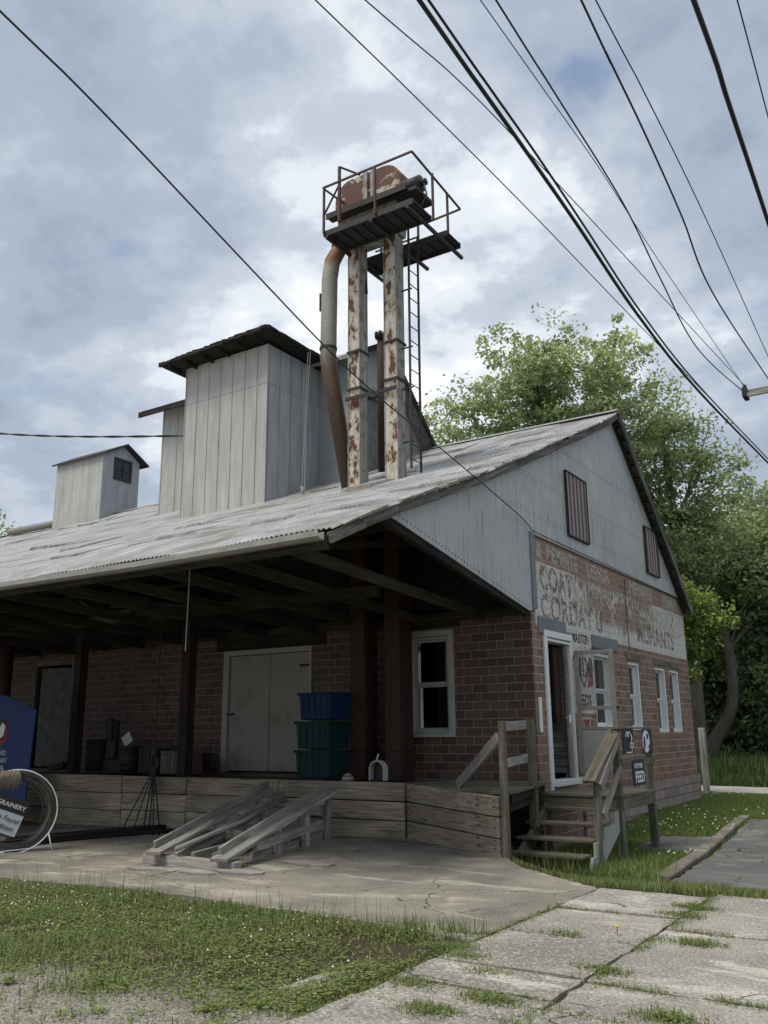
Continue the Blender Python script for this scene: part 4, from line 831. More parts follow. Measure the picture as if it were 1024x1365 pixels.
# boards hung on the landing rail
def board(y0_, y1_, z0_, z1_, label):
    t = thing('notice_board', (-4.62, (y0_+y1_)/2, z0_), label, 'sign'); mb = MB(); mb.box(-4.632, -4.612, y0_, y1_, z0_, z1_); bevel(mb.build('panel', 'navy', t), .003); return t
xx = -4.610
t = board(13.97, 14.50, 1.24, 1.63, 'dark sign with white barn shape and small writing, left on the landing rail')
mb = MB(); xx = -4.610; [mb.beam((xx, *a), (xx, *b), .004, .018, up=(0, -(b[1]-a[1]), b[0]-a[0])) for a, b in (((14.10, 1.26), (14.38, 1.26)), ((14.38, 1.26), (14.38, 1.50)), ((14.10, 1.50), (14.16, 1.57)), ((14.16, 1.57), (14.33, 1.57)), ((14.33, 1.57), (14.38, 1.50)))]; mb.build('outline', 'ink_white', t)
mb = MB(); mb.box(xx-.002, xx, 14.3, 14.5, 1.33, 1.41); mb.box(xx-.002, xx, 14.38, 14.42, 1.45, 1.53); mb.box(xx-.002, xx, 14.2, 14.26, 1.5, 1.56); mb.build('patch', 'ink_white', t); text('lettering', 'BEND', .075, (xx+.001, 14.31, 1.345), RS, 'ink_black', t, .001)
t = board(15.0, 15.5, 1.22, 1.62, 'dark sign with pale blue and red oval artwork, right on the landing rail')
def oval(cy, cz, ry, rz_, n=26): return [(xx-.003, cy+ry*math.cos(2*math.pi*k/n), cz+rz_*math.sin(2*math.pi*k/n)) for k in range(n)]
mb = MB(); mb.prism(oval(15.15, 1.42, .19, .18), (.004, 0, 0)); mb.build('patch', 'ink_white', t)
mb = MB(); mb.prism([(p[0]+.003, p[1], p[2]) for p in oval(15.05, 1.40, .05, .11)], (.003, 0, 0)); mb.prism([(p[0]+.003, p[1], p[2]) for p in oval(15.22, 1.50, .05, .05)], (.003, 0, 0)); mb.build('patch', 'banner_blue', t)
mb = MB(); mb.prism([(p[0]+.003, p[1], p[2]) for p in oval(15.31, 1.33, .06, .04)], (.003, 0, 0)); mb.build('patch', 'red', t)
t = board(14.36, 14.96, .74, 1.14, 'dark sign reading FEED in large white letters, on the lower landing rail')
text('lettering', 'FEED', .235, (xx+.004, 14.44, .795), RS, 'ink_white', t, .002, .86, 0., 1.05, .006); text('lettering', 'GILMORE', .105, (xx+.004, 14.41, 1.01), RS, 'ink_white', t, .002, 1.0)

# ------------------------------------------------------------------ ramp skeleton on the apron
ramp = thing('wooden_ramp', (-8.5, 9.0, tz_(-8.5)), 'grey weathered wooden ramp frame without its decking, leaning to the dock', 'ramp')
gz = -.03
mb = MB(); mb.beam((-9.36, 8.66, gz+.06), (-7.72, 8.60, gz+.06), .14, .12); bevel(mb.build('foot_beam', 'wood_grey', ramp), .006)
for a, b, ww in (((-9.0, 8.42, .13), (-10.02, 12.0, .70), .22), ((-7.86, 8.42, .12), (-8.72, 11.95, .72), .24)):
    mb = MB(); mb.beam(a, b, ww, .045); o = bevel(mb.build('runner', 'wood_grey', ramp), .005)
    mb = MB(); dx = .10; mb.beam((a[0]-dx, a[1]+.12, a[2]+.07), (b[0]-dx, b[1], b[2]+.07), .04, .12); mb.build('edge_board', 'wood_grey', o)
mb = MB(); mb.beam((-8.78, 8.62, .05), (-9.78, 12.0, .60), .05, .15); mb.build('joist', 'wood_grey', ramp)
for a, b, s in (((-8.62, 8.75, .06), (-8.72, 9.9, .12), .14), ((-8.35, 8.85, .06), (-8.45, 9.4, .1), .13), ((-8.92, 8.75, .07), (-9.25, 10.0, .10), .15), ((-8.2, 9.4, .02), (-8.9, 12.0, .02), .13), ((-8.05, 9.3, .18), (-8.62, 11.5, .24), .12)):
    mb = MB(); mb.beam(a, b, .05, s); mb.build('joist', 'wood_grey', ramp)
for a, b in (((-8.35, 10.05, .02), (-9.3, 10.1, .14)), ((-8.5, 10.6, .12), (-9.5, 10.55, .22)), ((-8.35, 10.0, .12), (-9.2, 9.9, .26)), ((-8.8, 11.7, .42), (-9.9, 11.75, .38)), ((-8.75, 11.75, .56), (-9.85, 11.7, .50))):
    mb = MB(); mb.beam(a, b, .05, .12); mb.build('cross_bar', 'wood_grey', ramp)
for x, y, z in ((-8.30, 10.05, .36), (-8.50, 10.95, .50), (-8.78, 11.85, .66), (-9.72, 11.3, .56), (-9.9, 11.9, .64), (-9.35, 10.0, .34)):
    mb = MB(); mb.beam((x, y, gz), (x, y, z), .09, .09); mb.build('upright', 'wood_grey', ramp)
mb = MB(); mb.tube([(-8.7, 8.55, .19), (-9.1, 10.2, .36), (-9.5, 11.7, .58)], .035, 10); mb.build('pole', 'wood_grey', ramp, True)

# ------------------------------------------------------------------ things on and about the dock
def tub(z0_, mat, label, x=-9.76, y=13.05, w_=.37, d_=.34, h_=.46):
    t = thing('storage_tub', (x, y, z0_), label, 'storage tub', 'storage tubs stacked on the dock'); mb = MB(); a, b = w_*.92, d_*.92
    P = [(x-a, y-b, z0_), (x+a, y-b, z0_), (x+a, y+b, z0_), (x-a, y+b, z0_), (x-w_, y-d_, z0_+h_), (x+w_, y-d_, z0_+h_), (x+w_, y+d_, z0_+h_), (x-w_, y+d_, z0_+h_)]
    mb.add(P, [(0, 1, 2, 3), (4, 5, 6, 7), (0, 1, 5, 4), (1, 2, 6, 5), (2, 3, 7, 6), (3, 0, 4, 7)], P); bevel(mb.build('tub', mat, t), .02)
    mb = MB()
    for k in range(5): xx_ = x-w_*.75+k*w_*.375; mb.beam((xx_, y-b-.004, z0_+.03), (xx_, y-d_-.006, z0_+h_-.06), .025, .012)
    for sx__ in (-1, 1): mb.beam((x+sx__*(w_+.01), y-.1, z0_+h_-.09), (x+sx__*(w_+.01), y+.1, z0_+h_-.09), .03, .04)
    mb.build('ribs', mat, t)
    mb = MB(); mb.box(x-w_-.025, x+w_+.025, y-d_-.025, y+d_+.025, z0_+h_-.035, z0_+h_+.012); bevel(mb.build('lid', mat, t), .01)
tub(.84, 'green_tub', 'green plastic storage tub at the bottom of the stack on the dock'); tub(1.335, 'green_tub', 'green plastic storage tub in the middle of the stack on the dock'); tub(1.83, 'blue_tub', 'blue plastic storage tub on top of the two green ones', x=-9.72, w_=.35)
mbx = thing('arched_box', (-8.3, 12.75, .84), 'white arched open-ended box between the two red casings on the dock', 'mailbox')
mb = MB(); n = 12; outer = [(-.15, 0)]+[(-.15*math.cos(math.pi*k/n), .18+.14*math.sin(math.pi*k/n)) for k in range(n+1)]+[(.15, 0)]; inner = [(.125, 0)]+[(.125*math.cos(math.pi*k/n), .18+.115*math.sin(math.pi*k/n)) for k in range(n+1)]+[(-.125, 0)]
mb.prism([(-8.3+u, 12.55, .84+v) for u, v in outer+inner], (0, .12, 0)); mb.build('shell', 'white_old', mbx)
mb = MB(); mb.box(-8.42, -8.18, 12.57, 12.66, .845, .86); mb.box(-8.42, -8.18, 12.655, 12.668, .86, 1.12); mb.build('liner', 'black', mbx); mb = MB(); mb.beam((-8.33, 12.6, 1.15), (-8.3, 12.62, 1.26), .02, .03); mb.build('flag', 'white_old', mbx)
mb = MB(); mb.tube([(-8.92, 12.62, .83), (-8.92, 12.62, .90), (-8.92, 12.62, .94)], [.11, .09, .03], 12); tag(mb.build('field_stone', 'stone', None, True), 'small grey stone sitting at the dock edge beside the red casing', 'stone')
def barrel(x, y, r, h_, mat, label, name='wooden_crate', cat='bin', grp='bins along the porch wall'):
    t = thing(name, (x, y, .84), label, cat, grp); mb = MB()
    if name == 'storage_drum':
        mb.tube([(x, y, .84), (x, y, .84+h_)], [r*.92, r], 16); mb.build('body', mat, t, True); m2 = MB(); [m2.tube([(x, y, .84+h_*k), (x, y, .84+h_*k+.03)], r*1.05, 16) for k in (.15, .5, .93)]; m2.build('hoop', 'iron_dark', t)
    else:
        for k in range(5): mb.box(x-r+k*r*.4, x-r+k*r*.4+r*.36, y-r*.7, y-r*.66, .84, .84+h_)
        mb.box(x-r, x+r, y-r*.64, y+r*.6, .84, .82+h_); mb.build('slats', mat, t); m2 = MB(); m2.box(x-r, x+r, y-r*.72, y-r*.705, .84+h_*.8, .84+h_*.88); m2.box(x-r, x+r, y-r*.72, y-r*.705, .84+h_*.1, .84+h_*.18); m2.build('batten', mat, t)
barrel(-16.2, 13.35, .22, .68, 'iron_dark', 'dark rusty drum nearest the left door on the dock', 'storage_drum', 'drum')
barrel(-15.05, 13.3, .22, .54, 'iron_red', 'brown drum with a sheet of paper on it, on the dock', 'storage_drum', 'drum')
barrel(-14.35, 13.35, .27, .50, 'wood_brace', 'slatted wooden crate in the middle of the porch wall')
barrel(-13.7, 13.3, .24, .44, 'wood_fascia', 'grey wooden crate behind the hanging hook and chains')
barrel(-13.15, 13.45, .20, .42, 'iron_red', 'low red brown crate beside the middle porch post')
mb = MB(); mb.beam((-15.15, 13.2, 1.45), (-14.95, 13.22, 1.58), .02, .22); tag(mb.build('paper_sheet', 'paper'), 'crumpled white sheet lying on the brown drum on the dock', 'paper')
mb = MB(); mb.box(-15.9, -15.3, 13.3, 13.5, .84, 1.1); mb.box(-15.75, -15.5, 13.25, 13.4, 1.1, 1.9); mb.tube([(-15.6, 13.2, 1.5), (-15.6, 13.2, 1.95)], .09, 10); tag(bevel(mb.build('old_machine', 'iron_dark'), .02), 'dark upright piece of old machinery between the drums on the dock', 'machine')
mb = MB(); mb.beam((-17.4, 13.2, .9), (-16.9, 13.2, .98), .3, .12); tag(mb.build('low_box', 'iron_red'), 'low red brown box on the dock floor in front of the left door', 'box')
# hoist under the roof
ho = thing('overhead_hoist', (-14.6, 12.4, 3.9), 'dark hoist and hanging canvas under the porch rafters above the dock', 'hoist')
mb = MB(); mb.tube([(-15.9, 12.4, 4.45), (-15.2, 12.35, 4.1), (-14.7, 12.3, 3.95), (-14.3, 12.3, 4.0), (-14.1, 12.3, 4.15)], [.03, .10, .14, .12, .06], 12); mb.build('canvas', 'wood_fascia', ho, True)
mb = MB(); mb.tube([(-14.2, 12.4, 4.25), (-13.6, 12.4, 4.2)], .2, 14); mb.tube([(-13.6, 12.4, 4.2), (-12.6, 12.4, 4.05)], .05, 8); mb.box(-14.7, -14.2, 12.25, 12.55, 4.15, 4.5); mb.tube([(-16.6, 12.6, 4.6), (-12.4, 12.5, 4.5)], .04, 8); mb.build('drive', 'iron_dark', ho, True)
ch = thing('chain_hook', (-13.15, 12.2, 0), 'dark hook block with chains hanging to the ground in front of the planks', 'chain hoist')
mb = MB(); 
mb.tube([(-13.12, 12.2, 1.35), (-13.12, 12.2, 4.1)], .008, 6); mb.build('cable', 'iron_dark', ch)
mb = MB(); mb.tube([(-13.1+.09*math.cos(a), 12.2, 1.08+.11*math.sin(a)) for a in np.linspace(-2.6, 1.9, 12)], .026, 8); mb.tube([(-13.12, 12.2, 1.15), (-13.12, 12.2, 1.38)], .06, 10); mb.build('hook', 'iron_dark', ch, True)
for dx, y in ((-.36, 11.9), (-.16, 11.95), (-.03, 12.05), (.06, 12.1), (.34, 11.9), (.2, 12.2)):
    mb = MB(); a = Vector((-13.12, 12.2, .98)); b = Vector((-13.12+dx*1.15, y, -.08)); n = 26
    for k in range(n):
        p, q = a.lerp(b, k/n), a.lerp(b, (k+1.15)/n); mb.beam(p, q, .028 if k % 2 else .012, .012 if k % 2 else .028)
    mb.build('chain', 'iron_dark', ch)
mb = MB(); mb.tube([(-9.15, 9.0, 4.15), (-9.16, 9.0, 3.4), (-9.17, 9.0, 2.74)], .007, 6); tag(mb.build('cord', 'rope'), 'thin pale cord hanging from the eave in front of the dark porch', 'cord')
# planks on the ground by the dock
for i, (a, b, w_, h_, m_, lb) in enumerate((((-13.4, 8.7, .02), (-12.2, 12.0, .02), .22, .05, 'wood_dark', 'long dark plank lying nearest the round wreath on the concrete'), ((-13.0, 8.75, .05), (-12.6, 12.05, .05), .14, .12, 'wood_dark', 'thick dark beam lying beside the planks behind the wreath'), ((-13.7, 9.6, .03), (-13.0, 12.1, .03), .2, .07, 'wood_dark', 'dark plank lying farthest left against the dock'), ((-11.75, 10.2, .02), (-11.3, 11.1, .02), .18, .02, 'wood_grey', 'short pale grey board lying on the concrete below the chains'))):
    mb = MB(); o_ = tz_(-12.8); mb.beam((a[0], a[1], a[2]+o_), (b[0], b[1], b[2]+o_), w_, h_, jit=.01); tag(bevel(mb.build('loose_plank', m_), .008), lb, 'plank', 'loose planks beside the dock')
mb = MB()
for k in range(70):
    x = random.uniform(-13.2, -11.9); y = 11.2+random.uniform(0, 1); s = random.uniform(.02, .07); a = random.uniform(0, 3); mb.beam((x, y, -.09), (x+s*math.cos(a), y+s*math.sin(a), -.07), s*.7, s*.6)
tag(mb.build('rubble', 'wood_dark'), 'dark rubble and splinters heaped below the chains', 'debris', kind='stuff')
# broken concrete flakes in front of the ramp
for px_, py_ in ((-8.9, 8.15), (-8.0, 8.2), (-7.55, 8.45), (-7.2, 9.4)):
    mb = MB(); n = 9; r0 = random.uniform(.14, .26); mb.prism([(px_+r0*1.6*math.cos(k*2*math.pi/n)*random.uniform(.7, 1.2), py_+r0*.6*math.sin(k*2*math.pi/n)*random.uniform(.7, 1.2), tz_(px_)+.004) for k in range(n)], (0, 0, .02)); o = mb.build('concrete_flake', 'farpath'); tag(o, 'thin pale flake of broken concrete lying near the foot of the ramp', 'debris', 'flakes of broken concrete')
# round wire wreath with the sign, turned towards the street corner
wr = thing('round_display_frame', (-12.33, 8.73, -.12), 'white round metal frame wound with twigs standing on the concrete at left edge', 'wreath frame')
C0 = Vector((-12.33, 8.73, .50)); rr_ = .60; RU = Vector((.58, .814, 0)).normalized(); RN = Vector((.81, -.58, 0)).normalized(); RZ = Vector((0, 0, 1))
def rp_(u, z, n=0.): return C0+RU*u+RZ*z+RN*n
def ring(r, yo=0., n=56): return [rp_(r*math.cos(2*math.pi*k/n), r*math.sin(2*math.pi*k/n), yo) for k in range(n+1)]
mb = MB(); mb.tube(ring(rr_, .06), .010, 8, False); mb.build('hoop', 'white_trim', wr, True); mb = MB(); mb.tube(ring(rr_-.01, -.06), .009, 8, False); mb.build('hoop', 'white_old', wr, True)
mb = MB()
for k in range(130):
    r = rr_-abs(random.gauss(.07, .045))-.008; ph = random.uniform(0, 6.28); ln = random.uniform(1.2, 3.5); yo = random.uniform(-.06, .05); n = 16; ec = random.uniform(-.02, .02)
    mb.tube([rp_((r+ec*math.sin(3*ln*i/n))*math.cos(ph+ln*i/n), (r+ec*math.sin(3*ln*i/n))*math.sin(ph+ln*i/n), yo+random.uniform(-.006, .006)) for i in range(n+1)], .0045, 4, False)
mb.build('twigs', 'wood_fascia', wr)
mb = MB()
for yo in (.06, -.06): mb.tube([rp_(.50, -.33, yo), rp_(.57, -.60, yo)], .010, 6); mb.tube([rp_(.57, -.52, yo), rp_(-.7, -.60, yo)], .008, 6); mb.tube([rp_(-.50, -.33, yo), rp_(-.57, -.60, yo)], .010, 6)
mb.tube([rp_(.57, -.60, .06), rp_(.57, -.60, -.06)], .008, 6); mb.build('stand', 'white_trim', wr, True)
mb = MB()
for k in range(60):
    a = rp_(-.12+random.uniform(-.13, .15), .60+random.uniform(-.03, .0), .08); mb.tube([a, a+RU*random.uniform(-.05, .04)+RZ*-.09+RN*.02, a+RU*random.uniform(-.14, .08)+RZ*-random.uniform(.12, .30)+RN*.02], [.010, .022, .004], 5)
mb.build('cloth_bow', M['linen'], wr, True)
sg = thing('hanging_sign', (-12.2, 8.6, .3), 'tilted black and grey board reading GRAINERY hung inside the round frame', 'sign')
th = R(-20.5); ux = RU*math.cos(th)+RZ*math.sin(th); uz = RU*-math.sin(th)+RZ*math.cos(th); O = rp_(.2145, .115, .1)
def sp_(u, v, d=0): return O+ux*u+uz*v+RN*d
mb = MB(); mb.prism([sp_(-.95, -.52), sp_(-.012, -.52), sp_(-.012, -.205), sp_(-.95, -.205)], RN*.010); bevel(mb.build('lower_panel', 'paper', sg), .002)
mb = MB(); mb.prism([sp_(-.97, -.21), sp_(0, -.21), sp_(0, 0), sp_(-.97, 0)], RN*.014); bevel(mb.build('upper_panel', 'black', sg), .002)
SM = Matrix((ux, uz, RN)).transposed()
def stext(s_, u, v, size, mat, shear=0., sx=1.):
    o = text('lettering', s_, size, sp_(u, v, .0165), (0, 0, 0), mat, sg, .0012, sx, shear); o.rotation_euler = SM.to_euler(); return o
stext('THE GRAINERY', -.66, -.145, .095, 'ink_white', 0, .97); stext('We Found', -.46, -.34, .105, 'ink_black', .4, .9); stext('Mitten', -.33, -.46, .105, 'ink_black', .4, .9)
RF = (R(90), 0, 0)
# blue banner leaning on the dock
bn = thing('blue_banner', (-16.6, 11.7, 0), 'tall blue banner with red and white emblem leaning behind the round frame', 'banner')
mb = MB(); mb.prism([(-17.6, 11.6, -.05), (-16.12, 11.6, -.05), (-15.98, 11.6, 2.12), (-17.0, 11.6, 2.42), (-17.6, 11.6, 2.5)], (0, .03, 0)); mb.build('panel', 'banner_blue', bn)
yy0 = 11.593
mb = MB(); mb.disc((-17.13, yy0+.005, 1.68), .27, (0, -1, 0), .006, 28); mb.build('emblem', 'red', bn); mb = MB(); mb.disc((-17.13, yy0-.003, 1.72), .22, (0, -1, 0), .005, 28); mb.build('emblem', 'ink_black', bn)
mb = MB(); mb.prism([(-17.2, yy0-.012, 1.5), (-16.98, yy0-.012, 1.6), (-16.93, yy0-.012, 1.8), (-17.05, yy0-.012, 1.88), (-17.15, yy0-.012, 1.72)], (0, .003, 0)); mb.build('emblem', 'ink_white', bn)
for s, z, x in (('AND', 1.22, -17.13), ('ONAT', 1.07, -17.17), ('5606', .92, -17.14)): text('lettering', s, .13, (x, yy0-.002, z), RF, 'paper', bn, .001, 1., 0., 1., .004)

# ------------------------------------------------------------------ wires and the pole
WIRES = {
'heavy1': [(-3.4, -2.86, 8.95), (-3.49, 6.12, 8.43), (-3.5, 7.41, 8.36), (-3.51, 8.6, 8.31), (-3.53, 10.34, 8.22), (-3.55, 12.98, 8.0), (-3.59, 16.9, 8.04), (-3.67, 25.0, 8.63), (-3.7, 27.99, 8.85)],
'heavy1b': [(-3.37, -2.73, 8.97), (-3.47, 6.26, 8.54), (-3.48, 7.56, 8.48), (-3.49, 8.84, 8.43), (-3.51, 10.6, 8.31), (-3.54, 13.19, 8.11), (-3.58, 17.01, 8.16), (-3.66, 25.0, 8.74), (-3.69, 27.99, 8.95)],
'thinA': [(-5.82, -1.96, 9.82), (-5.46, 7.02, 10.23), (-5.37, 9.37, 10.33), (-5.24, 12.7, 10.41), (-5.07, 16.92, 10.41), (-4.76, 25.0, 10.43), (-4.64, 28.0, 10.44)],
'thinB': [(-5.84, -1.17, 9.54), (-5.21, 7.73, 10.67), (-5.04, 10.14, 10.97), (-4.84, 12.98, 11.0), (-4.53, 17.36, 10.96), (-3.98, 25.0, 10.87)],
'c': [(-4.07, -0.26, 10.52), (-4.07, 8.73, 10.87), (-4.07, 10.85, 10.95), (-4.08, 13.33, 11.06), (-4.08, 16.91, 10.97), (-4.08, 25.0, 11.0)],
'd': [(-3.59, -0.39, 10.51), (-3.79, 8.61, 10.61), (-3.83, 10.65, 10.64), (-3.9, 13.92, 10.66), (-3.96, 16.3, 10.3), (-4.02, 19.36, 9.95), (-4.1, 25.0, 10.81)],
'e': [(-1.77, -2.45, 8.33), (-2.05, 6.54, 8.0), (-2.07, 7.3, 7.97), (-2.11, 8.64, 7.95), (-2.17, 10.34, 7.85), (-2.22, 12.02, 7.57), (-2.39, 17.5, 8.2), (-2.48, 20.48, 8.54)],
'f': [(-1.7, -2.35, 7.19), (-1.94, 6.61, 8.0), (-1.98, 8.24, 8.15), (-2.05, 11.17, 8.25), (-2.19, 16.36, 8.2), (-2.27, 19.36, 8.17)],
'g': [(-0.9, -1.79, 6.62), (-1.2, 7.1, 8.0), (-1.26, 8.83, 8.10), (-1.35, 11.61, 8.16), (-1.45, 14.61, 8.12)],
'h': [(-0.5, -1.63, 7.14), (-0.87, 7.32, 8.0), (-0.96, 9.4, 8.2), (-1.08, 12.38, 8.49)]}
def smoothline(P, n=8):
    P = [Vector(p) for p in P]; out_ = []
    for i in range(len(P)-1):
        p0, p1, p2, p3 = P[max(i-1, 0)], P[i], P[i+1], P[min(i+2, len(P)-1)]
        for k in range(n):
            t = k/n; out_.append(.5*((2*p1)+(p2-p0)*t+(2*p0-5*p1+4*p2-p3)*t*t+(3*p1-p0-3*p2+p3)*t**3))
    return out_+[P[-1]]
WL = {'heavy1': (.026, 'thick black cable, upper strand of the bundle crossing above the tree'), 'heavy1b': (.016, 'black cable clamped just beneath the thickest cable bundle'), 'thinA': (.010, 'thin wire left of the thick cable, passing in front of the tree top'),
 'thinB': (.010, 'thin wire second from the left, running to the crossarm end'), 'c': (.008, 'thinner wire of the pair left of centre right ending at the crossarm'), 'd': (.014, 'sagging wire that dips just before it meets the crossarm'),
 'e': (.011, 'wavy wire at upper right of the crossarm pair'), 'f': (.007, 'straight thin wire beside the wavy wire at the upper right'), 'g': (.026, 'thick dark cable near the top right corner'), 'h': (.007, 'thin short wire in the top right corner')}
for k, P in WIRES.items():
    mb = MB(); mb.tube(smoothline(P), WL[k][0], 6, False); tag(mb.build('overhead_wire', 'wire', None, True), WL[k][1], 'wire', 'overhead wires')
SERVICE_PTS = [(-4.77, -.8, 7.08), (-5.09, 2.91, 6.6), (-5.15, 3.61, 6.51), (-5.22, 4.45, 6.35), (-5.33, 5.72, 6.09), (-5.47, 7.31, 5.78), (-5.56, 8.43, 5.62), (-5.67, 9.69, 5.52), (-5.84, 11.79, 5.34), (-5.99, 13.46, 5.19), (-6.03, 14.0, 5.1), (-6.03, 14.4, 5.03), (-6.04, 17, 5.02), (-6.04, 20, 4.99), (-6.05, 24.0, 4.97)]
mb = MB(); mb.tube(smoothline(SERVICE_PTS), .009, 6, False)
tag(mb.build('service_wire', 'wire', None, True), 'black service wire slanting down from upper left to the brick corner', 'wire')
mb = MB(); n = 60; a, b = Vector((-14.63, 13.98, 8.42)), Vector((-30.0, 13.2, 12.2))
for ph in (0, math.pi): mb.tube([a.lerp(b, t/n)+Vector((0, .016*math.cos(t*.9+ph), -1.1*math.sin(math.pi*t/n)*.35+.016*math.sin(t*.9+ph))) for t in range(n+1)], .016, 6, False)
tag(mb.build('twisted_cable', 'wire', None, True), 'twisted black cable running level from left edge to the metal tower', 'wire')
pole = thing('utility_pole', (-1.3, 25, 0), 'wooden utility pole crossarm reaching in from the right edge with a bolt end', 'utility pole')
mb = MB(); mb.tube([(-1.3, 25, -.2), (-1.3, 25, 12.2)], [.16, .12], 12); mb.build('pole', 'wood_grey', pole, True)
mb = MB()
for yo in (-.13, .13): mb.beam((-4.02, 25+yo, 10.72+yo*.6), (1.4, 25+yo, 10.74+yo*.6), .09, .12)
mb.build('crossarm', 'wood_grey', pole); mb = MB(); mb.box(-4.1, -3.98, 24.8, 25.2, 10.58, 10.86); mb.tube([(-4.04, 25, 10.8), (-4.04, 25, 10.98)], .05, 8); mb.build('end_plate', 'iron_dark', pole)
mb = MB(); mb.box(-6.58, -6.42, 26.55, 26.71, -.15, 1.65); tag(bevel(mb.build('short_post', 'wood_grey'), .01), 'plain grey timber post standing at the path by the woods', 'post')

# ------------------------------------------------------------------ vegetation
def quads(name, P, ax, bx, tint, mat, parent=None):
    """P centres (n,3); ax,bx half vectors (n,3)"""
    n = len(P); V = np.stack([P-ax, P+bx*.9-ax*.1, P+ax, P-bx*.9-ax*.1], 1).reshape(-1, 3); base = np.array(wloc(parent)) if parent else 0
    V = V-base; me = bpy.data.meshes.new(name); me.vertices.add(4*n); me.vertices.foreach_set('co', V.astype(np.float32).ravel()); me.loops.add(4*n); me.loops.foreach_set('vertex_index', np.arange(4*n, dtype=np.int32))
    me.polygons.add(n); me.polygons.foreach_set('loop_start', np.arange(0, 4*n, 4, dtype=np.int32)); me.update(calc_edges=True)
    a = me.attributes.new('tint', 'FLOAT', 'POINT'); a.data.foreach_set('value', np.repeat(tint, 4).astype(np.float32)); me.materials.append(M[mat]); o = bpy.data.objects.new(name, me); col.objects.link(o); o.parent = parent; return o
def unit(n, r): v = r.normal(size=(n, 3)); return v/np.linalg.norm(v, axis=1, keepdims=True)
def crown(lobes, clumps, leaves, size, mat, parent, seed, spread=.42, shell=.55):
    r = np.random.default_rng(seed); vol = np.array([l[3]*l[4]*l[5] for l in lobes]); k = r.choice(len(lobes), clumps, p=vol/vol.sum()); Lb = np.array(lobes)
    d = unit(clumps, r); rad = np.maximum(r.random(clumps)**(1/3.), shell*r.random(clumps)); cc = Lb[k, :3]+d*rad[:, None]*Lb[k, 3:6]*(1+.18*r.normal(size=(clumps, 1)))
    ct = np.clip(r.normal(.5, .25, clumps), 0, 1); cs = spread*r.uniform(.5, 1.5, clumps)
    n = clumps*leaves; ci = np.repeat(np.arange(clumps), leaves); P = cc[ci]+np.clip(r.normal(size=(n, 3)), -1.6, 1.6)*cs[ci, None]*np.array([1, 1, .55]); nn = unit(n, r); nn[:, 2] = np.abs(nn[:, 2])+.25; nn /= np.linalg.norm(nn, axis=1, keepdims=True)
    a = np.cross(nn, unit(n, r)); a /= np.linalg.norm(a, axis=1, keepdims=True); b = np.cross(nn, a); s = size*r.uniform(.6, 1.4, (n, 1)); tint = np.clip(ct[ci]+r.normal(0, .18, n), 0, 1)
    quads('crown', P, a*s, b*s*.55, tint, mat, parent); return cc
def tree(name, base, trunkpts, rads, lobes, clumps, leaves, size, mat, label, cat, seed, group=None, spread=.42, limbs=14):
    t = thing(name, base, label, cat, group); cc = crown(lobes, clumps, leaves, size, mat, t, seed, spread)
    mb = MB()
    for tp, rd in zip(trunkpts, rads): mb.tube(smoothline(tp, 4), list(np.linspace(rd[0], rd[1], len(smoothline(tp, 4)))), 9)
    r = random.Random(seed); tops = [Vector(p) for tp in trunkpts for p in tp[1:]]
    for c in [cc[i] for i in r.sample(range(len(cc)), min(limbs, len(cc)))]:
        c = Vector(c); s = min(tops, key=lambda q: (q-c).length+max(0, q.z-c.z)*3); m_ = s.lerp(c, .5)+Vector((r.uniform(-.3, .3), r.uniform(-.3, .3), r.uniform(-.1, .5))); mb.tube([s, m_, c], [.07, .045, .015], 5, False)
    mb.build('trunk', 'bark', t, True); return t
# tall light maple behind the gable
tree('maple_tree', (-12.5, 32.5, -.1), [[(-12.5, 32.5, -.3), (-12.6, 32.4, 5), (-12.8, 32.2, 9), (-13.0, 32, 14), (-13.2, 31.6, 17.5)], [(-12.6, 32.4, 7), (-11.5, 33, 11), (-10.8, 34, 15.5), (-10.2, 34, 18)], [(-12.6, 32.4, 8), (-14.5, 31.2, 11.5), (-15.5, 30.6, 14.5)]], [(.45, .1), (.25, .06), (.22, .05)],
     [(-13.4, 31.4, 14.6, 2.3, 2.2, 2.3), (-15.6, 30.5, 13.6, 2.0, 2.0, 1.7), (-11.8, 32.8, 14.8, 2.2, 2.2, 2.6), (-10.3, 34.4, 14.6, 2.0, 2.0, 2.5), (-14.2, 30.6, 17.0, .8, .8, 1.3), (-12.0, 32.6, 17.2, .8, .8, 1.2), (-10.6, 34.2, 17.3, .9, .8, 1.2), (-14.4, 30.5, 18.2, .35, .35, .6), (-13.5, 30.8, 17.6, .4, .4, .8), (-15.3, 30.3, 16.2, .6, .6, .9), (-16.6, 30.0, 15.0, .5, .5, .8), (-12.3, 32.4, 18.3, .35, .35, .6), (-11.5, 32.8, 17.6, .5, .5, .9), (-10.0, 34.2, 18.4, .4, .4, .7), (-9.2, 34.5, 16.6, .6, .6, .8), (-17.3, 29.8, 13.2, .5, .5, .5), (-13.0, 31.6, 16.0, 1.5, 1.2, 1.0), (-16.9, 30, 12.2, 1.0, 1.0, 1.5), (-13.5, 32, 11.5, 3.6, 2.4, 2.2)], 560, 62, .098, 'leaf_a', 'tall light green maple rising behind the metal gable beside the elevator', 'tree', 11, None, .30, 60)
